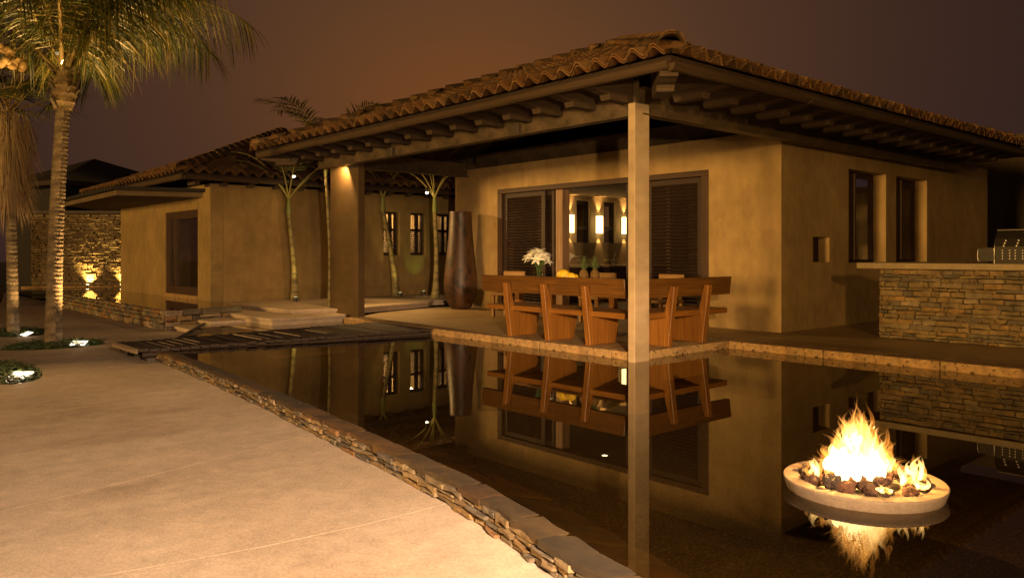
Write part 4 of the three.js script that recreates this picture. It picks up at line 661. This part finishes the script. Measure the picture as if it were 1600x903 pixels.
{ // the coconut palm
  const t = thing('coconut_palm', 'tall coconut palm rising from the round planting bed, fronds hanging into the top left corner', 'palm tree');
  const B = V(-7.73, P - 0.05, 4.71), H = V(-7.62, 3.45, 4.6), mid = B.clone().lerp(H, 0.5).addScaledVector(RIGHT, -0.03);
  part('trunk', trunkGeo([B, mid, H], (s) => 0.1 + 0.03 * Math.exp(-s * 9) + 0.012 * (1 - s), 60, 0.045), barkMat, t);
  const HT = V(-7.58, 4.05, 4.57); part('crownshaft', trunkGeo([H.clone().add(V(0, -0.02, 0)), H.clone().lerp(HT, 0.5), HT], (s) => 0.125 + 0.05 * Math.sin(Math.PI * Math.min(1, s * 1.1)), 5, 0.07), std(0.32, 0.22, 0.09, 0.9, { map: T.bark, bumpMap: T.bark, bumpScale: 0.03 }), t);
  for (let i = 0; i < 14; i++) { const a = rnd() * 6.283, y = rr(3.45, 4.05); part('leaf_base', bar(V(H.x + Math.cos(a) * 0.13, y, H.z + Math.sin(a) * 0.13), V(H.x + Math.cos(a) * 0.24, y + 0.12, H.z + Math.sin(a) * 0.24), 0.035, 0.02, 6), barkMat, t); }
  const az0 = Math.atan2(RIGHT.z, RIGHT.x);
  const list = [[0, 1.28, 3.35, 1.6], [0.3, 1.22, 3.0, 1.6], [-0.35, 1.24, 3.1, 1.6], [0.1, 1.08, 2.55, 1.0], [-0.1, 1.16, 2.7, 1.2], [0.8, 1.05, 4, 1.8], [-0.85, 1.0, 3.9, 1.8], [1.4, 1.05, 4, 1.9], [-1.5, 1.05, 3.9, 1.9], [2.0, 1.0, 3.9, 1.9], [-2.1, 0.95, 3.8, 1.9], [2.7, 1.05, 4, 2], [-2.7, 1.1, 3.9, 1.9], [3.14, 0.85, 3.7, 1.8], [0.5, 1.35, 3.6, 1.5], [-0.6, 1.38, 3.6, 1.5], [2.4, 1.35, 4, 1.6], [-2.0, 1.4, 3.9, 1.5], [1.1, 0.85, 3.6, 1.6], [-1.2, 0.8, 3.6, 1.6], [0.05, 1.42, 3.7, 1.3], [1.7, 1.3, 4, 1.6], [-1.9, 0.7, 3.2, 1.6]];
  for (const [a, e, L, b] of list) { const [r, g] = frondGeo(HT.clone().add(V(rr(-0.06, 0.06), rr(-0.15, 0.1), rr(-0.06, 0.06))), az0 + a, e, L, 70, 1.15, 0.017, b, 2.0, 0.035, 0.14, 0.05); const f = part('frond', g, pick(leafMats), t); part('stalk', r, stalkMat, f); }
  const nut = std(0.62, 0.42, 0.16, 0.5); const C = HT.clone().addScaledVector(RIGHT, -0.74).add(V(0, 0.15, 0)).addScaledVector(AWAY, -0.2);
  part('fruit_stalk', tube([HT.clone(), HT.clone().addScaledVector(RIGHT, -0.4).add(V(0, 0.45, 0)), C.clone().add(V(0, 0.1, 0))], 0.02, 0.012, 6, 10), stalkMat, t);
  for (let i = 0; i < 17; i++) { const g = new THREE.SphereGeometry(0.062, 12, 8); g.scale(0.85, 1.25, 0.85); g.rotateZ(rr(-1.2, 1.2)); g.rotateY(rnd() * 6); g.translate(C.x + rr(-0.17, 0.17), C.y + rr(-0.15, 0.14), C.z + rr(-0.17, 0.17)); part('coconut', g, nut, t); }
}
{ // fan palm with a skirt of dead leaves
  const t = thing('fan_palm', 'fan palm with a shaggy skirt of dead leaves at the left edge', 'palm tree');
  const B = V(-10.1, P - 0.05, 4.86), H = V(-10.18, 3.6, 4.92); part('trunk', trunkGeo([B, B.clone().lerp(H, 0.5), H], (s) => 0.085 + 0.03 * Math.exp(-s * 8), 48, 0.05), std(0.32, 0.25, 0.16, 0.95, { map: T.bark, bumpMap: T.bark, bumpScale: 0.02 }), t);
  const pos = []; for (let i = 0; i < 1500; i++) { const a = rnd() * 6.283, y = rr(2.3, 3.75), r = 0.12 + 0.3 * Math.pow((y - 2.2) / 1.5, 0.7) * rnd(); leafBlade(pos, V(H.x + Math.cos(a) * r, y, H.z + Math.sin(a) * r), V(Math.cos(a + rr(-0.4, 0.4)) * rr(0.1, 0.75), -1, Math.sin(a + rr(-0.4, 0.4)) * rr(0.1, 0.75)).normalize(), V(Math.cos(a), 0.2, Math.sin(a)), rr(0.4, 0.85), 0.009, 0.5, 2); }
  const g = new THREE.BufferGeometry(); g.setAttribute('position', new THREE.BufferAttribute(new Float32Array(pos.flatMap((v) => [v.x, v.y, v.z])), 3)); g.computeVertexNormals(); part('dead_leaves', g, std(0.36, 0.26, 0.14, 0.9), t);
  for (let i = 0; i < 26; i++) { const a = rnd() * 6.283, el = rr(-0.2, 1.2), L = rr(0.7, 1.0), d = V(Math.cos(a) * Math.cos(el), Math.sin(el), Math.sin(a) * Math.cos(el)), o = H.clone().add(V(0, rr(-0.1, 0.3), 0)), tip = o.clone().addScaledVector(d, L), q = []; const side = d.clone().cross(V(0, 1, 0)).normalize(), up = side.clone().cross(d).normalize();
    for (let k = 0; k < 36; k++) { const s = (k / 35 - 0.5) * 2.9, dir = d.clone().multiplyScalar(Math.cos(s)).addScaledVector(side, Math.sin(s)).addScaledVector(up, rr(-0.05, 0.15)).normalize(); leafBlade(q, tip, dir, up, rr(0.65, 0.85) * (0.7 + 0.3 * Math.cos(s)), 0.014, 0.7); }
    const fg = new THREE.BufferGeometry(); fg.setAttribute('position', new THREE.BufferAttribute(new Float32Array(q.flatMap((v) => [v.x, v.y, v.z])), 3)); fg.setAttribute('color', leafColors(q.length)); fg.computeVertexNormals(); const f = part('fan_leaf', fg, pick(leafMats), t); part('stalk', bar(o, tip, 0.014, 0.008, 5), stalkMat, f); }
}
const stemMat = std(0.42, 0.34, 0.12, 0.6, { map: T.bark });
function slimPalm(base, top, label, nf, r) {
  const t = thing('slender_palm', label, 'palm tree'); const m = base.clone().lerp(top, 0.45).add(V(0.02, 0, -0.03));
  part('trunk', trunkGeo([base, m, top], (s) => r * (0.62 + 0.75 * Math.exp(-s * 6.5) + 0.1 * (1 - s)), 24, 0.03), stemMat, t);
  const cs = top.clone().add(V(0, 0.32, 0)); part('crownshaft', trunkGeo([top.clone().add(V(0, -0.03, 0)), top.clone().lerp(cs, 0.5), cs], (s) => r * (0.78 - 0.3 * s), 3, 0.01), std(0.2, 0.24, 0.06, 0.5), t);
  for (let i = 0; i < nf; i++) { const a = i / nf * 6.283 + rr(-0.3, 0.3); const [k, g] = frondGeo(cs.clone(), a, rr(0.85, 1.25), rr(1.5, 1.95), 24, 0.42, 0.014, 1.35, 0.7, 0.021, 0.4, 0.3); const f = part('frond', g, pick(leafMats), t); part('stalk', k, std(0.38, 0.34, 0.1, 0.6), f); }
  return t;
}
slimPalm(V(-10.82, 0.1, -0.85), V(-10.87, 2.15, -0.72), 'slender palm on the raised platform, lit yellow at its foot, nearest the steps', 8, 0.085);
slimPalm(V(-8.35, 0.02, -0.42), V(-8.42, 2.85, -0.36), 'thin palm stem standing just left of the broad terrace pillar', 7, 0.05);
slimPalm(V(-11.1, 0.1, -3.8), V(-11.35, 2.35, -3.55), 'slender leaning palm in front of the leftmost slim window', 7, 0.09);
slimPalm(V(-9.55, 0.1, -3.92), V(-9.55, 2.25, -3.9), 'slender upright palm between the slim windows and the tall urn', 7, 0.085);
slimPalm(V(-12.6, 0.0, -13.2), V(-12.6, 2.7, -13.2), 'palm crown showing above the roof ridge of the low building', 8, 0.08);
{ // spotlights fixed in the palms
  const lamp = (p, target, I, ang, label, glare = 8) => { const f = thing('palm_spotlight', label, 'light', [p.x, p.y, p.z]); part('housing', new THREE.CylinderGeometry(0.035, 0.045, 0.12, 12).translate(0, 0.05, 0), M.lampBody, f); part('lamp_glass', new THREE.SphereGeometry(0.036, 12, 8).translate(0, -0.02, 0), glow(1, 0.8, 0.5, glare), f); part('strap', new THREE.TorusGeometry(0.06, 0.008, 6, 14).rotateX(Math.PI / 2).translate(-0.03, 0.05, 0), M.lampBody, f); spot(f, [0.06, -0.06, 0.04], target, WARM, I, ang, 0.7, 2); };
  lamp(V(-10.62, 3.0, -0.72), [-4.9, 0.3, -2.2], 62, 0.62, 'small bright spotlight strapped in the palm above the steps');
  lamp(V(-9.62, 2.72, -3.72), [-9.3, 0, -0.6], 10, 0.8, 'small bright spotlight strapped in the palm beside the urn');
  lamp(V(-7.38, 4.3, 4.72), [-1.2, P, 6.3], 24, 0.6, 'small added fill spotlight tucked among the fronds of the tall coconut palm', 0.3);  // added to fill the middle of the patio; no lamp shows here
}
{ // ground lights for the palms
  const up = (p, target, color, I, ang, label) => { const f = thing('palm_uplight', label, 'light', p); part('housing', new THREE.CylinderGeometry(0.05, 0.045, 0.1, 14).translate(0, 0.05, 0), M.lampBody, f); part('lamp_glass', new THREE.CylinderGeometry(0.04, 0.04, 0.01, 14).translate(0, 0.106, 0), glow(1, 0.8, 0.35, 0.5), f); spot(f, [0, 0.13, 0], target, color, I, ang, 0.8, 1); };
  up([-10.52, 0.12, -0.72], [-10.86, 1.9, -0.8], lin(1, 0.72, 0.2), 2.6, 0.42, 'small ground uplight at the foot of the palm nearest the steps');
  up([-10.8, 0.12, -3.72], [-11.28, 1.5, -3.75], lin(1, 0.72, 0.2), 1.6, 0.45, 'small ground uplight at the foot of the leaning palm');
  up([-11.05, 0.12, -4.62], [-11.48, 1.3, -4.62], lin(0.45, 1, 0.12), 0.5, 0.5, 'small greenish ground light at the wall below the middle slim window');
  // boxy lights in the round beds
  const bed = (p, turn, label, target, I, J) => { const f = thing('bed_light', label, 'light', p, turn); const tilt = (g) => { g.rotateX(0.4); g.translate(0, 0.06, 0); return g; }; part('housing', tilt(box(-0.13, 0.13, -0.05, -0.001, -0.08, 0.08, 0.015)), M.lampBody, f); part('lamp_glass', tilt(box(-0.115, 0.115, 0, 0.012, -0.068, 0.068, 0.006)), glow(1, 0.84, 0.6, 2.4), f); point(f, [0, 0.13, 0.03], WHITE, I, 1); if (target) spot(f, [0, 0.16, 0], target, WARM, J ?? 34, 0.6, 0.8, 2); };
  bed([-7.5, P - 0.03, 4.4], 0.1 + 0.85, 'low white bed light right of the coconut palm trunk', [-7.2, 4.7, 4.3], 0.08, 80);
  bed([-4.3, P - 0.03, 5.72], 0.85, 'low white bed light at the left edge of the patio, nearest the camera', [-7.4, 4.6, 5.3], 0.12);
  bed([-9.75, P - 0.03, 4.72], 0.2, 'low bed light at the foot of the fan palm', [-10.1, 3.6, 4.9], 0.06, 9);
}
{ // lamp under the beam, washing the broad pillar
  const f = thing('pillar_lamp', 'tiny lamp under the beam washing the top of the broad pillar', 'light', [-7.42, 2.95, -0.17]); part('housing', new THREE.CylinderGeometry(0.025, 0.025, 0.06, 10).translate(0, 0.02, 0), M.lampBody, f); part('lamp_glass', new THREE.SphereGeometry(0.022, 10, 8).translate(0, -0.012, 0), glow(1, 0.75, 0.4, 8), f);
  spot(f, [0, -0.03, 0.0], [-7.95, 2.0, -0.36], WARM, 6, 1.1, 0.3, 1);
}
// ground cover in the beds
{
  const leaf = (() => { const g = new THREE.SphereGeometry(0.03, 6, 4); g.scale(0.62, 0.12, 1); g.translate(0, 0, 0.025); return g; })();
  beds.forEach(([x, z, a, b], i) => {
    const N = 1500, m = new THREE.InstancedMesh(leaf, std(0.06, 0.085, 0.03, 0.5), N), o = new THREE.Object3D(), c = new THREE.Color();
    for (let k = 0; k < N; k++) { const t = rnd() * 6.283, r = Math.sqrt(rnd()) * 0.96; o.position.set(x + Math.cos(t) * a * r, P - 0.03 + rr(0.0, 0.13) * (1 - r * r * 0.5), z + Math.sin(t) * b * r); o.rotation.set(rr(-0.9, 0.5), rnd() * 6.283, rr(-0.4, 0.4)); o.scale.setScalar(rr(0.7, 1.5)); o.updateMatrix(); m.setMatrixAt(k, o.matrix); m.setColorAt(k, c.setRGB(...(rnd() < 0.04 ? [2.2, 2.2, 2] : [rr(0.6, 1.2), rr(0.7, 1.2), rr(0.6, 1)]))); }
    m.name = numbered('ground_cover'); m.castShadow = m.receiveShadow = true; scene.add(m); tag(m, ['low leafy ground cover round the coconut palm trunk', 'low leafy ground cover in the bed at the left edge of the patio', 'low leafy ground cover round the fan palm trunk'][i], 'ground cover'); m.userData.kind = 'stuff';
  });
}
{ // rounded stone pot and dark shrubs at the far left
  const g = new THREE.LatheGeometry([[0, 0], [0.2, 0], [0.3, 0.12], [0.35, 0.32], [0.31, 0.5], [0.22, 0.58], [0.2, 0.56], [0, 0.5]].map(([x, y]) => new THREE.Vector2(x, y)), 28); g.scale(1.12, 1.12, 1.12); g.translate(-19.3, P, 4.0); solo('round_pot', uvm(g), std(0.22, 0.17, 0.1, 0.8, { map: T.grey }), 'round dark stone pot behind the coconut palm trunk', 'pot');
  const lf = (() => { const q = new THREE.SphereGeometry(0.09, 6, 4); q.scale(0.5, 0.1, 1); return q; })();
  [[-20, 8.6, 1.6, 'dark leafy shrub at the left edge behind the fan palm, nearer one'], [-22.5, 6.2, 2.2, 'dark leafy shrub farther off at the left edge'], [-20.0, 4.9, 1.3, 'dark leafy shrub left of the ledgestone wall']].forEach(([x, z, s, label]) => {
    const t = thing('shrub', label, 'shrub', [x, P, z]); for (let i = 0; i < 6; i++) { const a = rnd() * 6.28; part('stem', bar(V(0, 0, 0), V(Math.cos(a) * s * 0.4, s * rr(0.6, 1), Math.sin(a) * s * 0.4), 0.02, 0.008, 5), M.darkWood, t); }
    const list = []; for (let i = 0; i < 420; i++) { const q = lf.clone(), a = rnd() * 6.283, r = Math.cbrt(rnd()) * s * 0.75, e = rr(-0.6, 1.4); q.rotateX(rr(-1, 1)); q.rotateY(rnd() * 6.28); q.translate(Math.cos(a) * Math.cos(e) * r, s * 0.62 + Math.sin(e) * r * 0.85, Math.sin(a) * Math.cos(e) * r); list.push(q); } part('foliage', merge(list), std(0.035, 0.05, 0.018, 0.7), t);
  });
  const tw = thing('bare_shrub', 'thin bare branches in front of the roof end at the right edge', 'shrub', [2.6, 0, -9.5]); const grow = (p, d, l, r, n) => { const q = p.clone().addScaledVector(d, l); part('branch', bar(p, q, r, r * 0.7, 5), std(0.12, 0.09, 0.06, 0.9), tw); if (n) for (let i = 0; i < 2 + (rnd() < 0.5 ? 1 : 0); i++) grow(q, d.clone().add(V(rr(-0.6, 0.6), rr(-0.25, 0.45), rr(-0.6, 0.6))).normalize(), l * rr(0.6, 0.85), r * 0.65, n - 1); }; grow(V(0, 0, 0), V(0.08, 1, 0.1).normalize(), 1.25, 0.03, 5);
}
renderer.render(scene, camera);
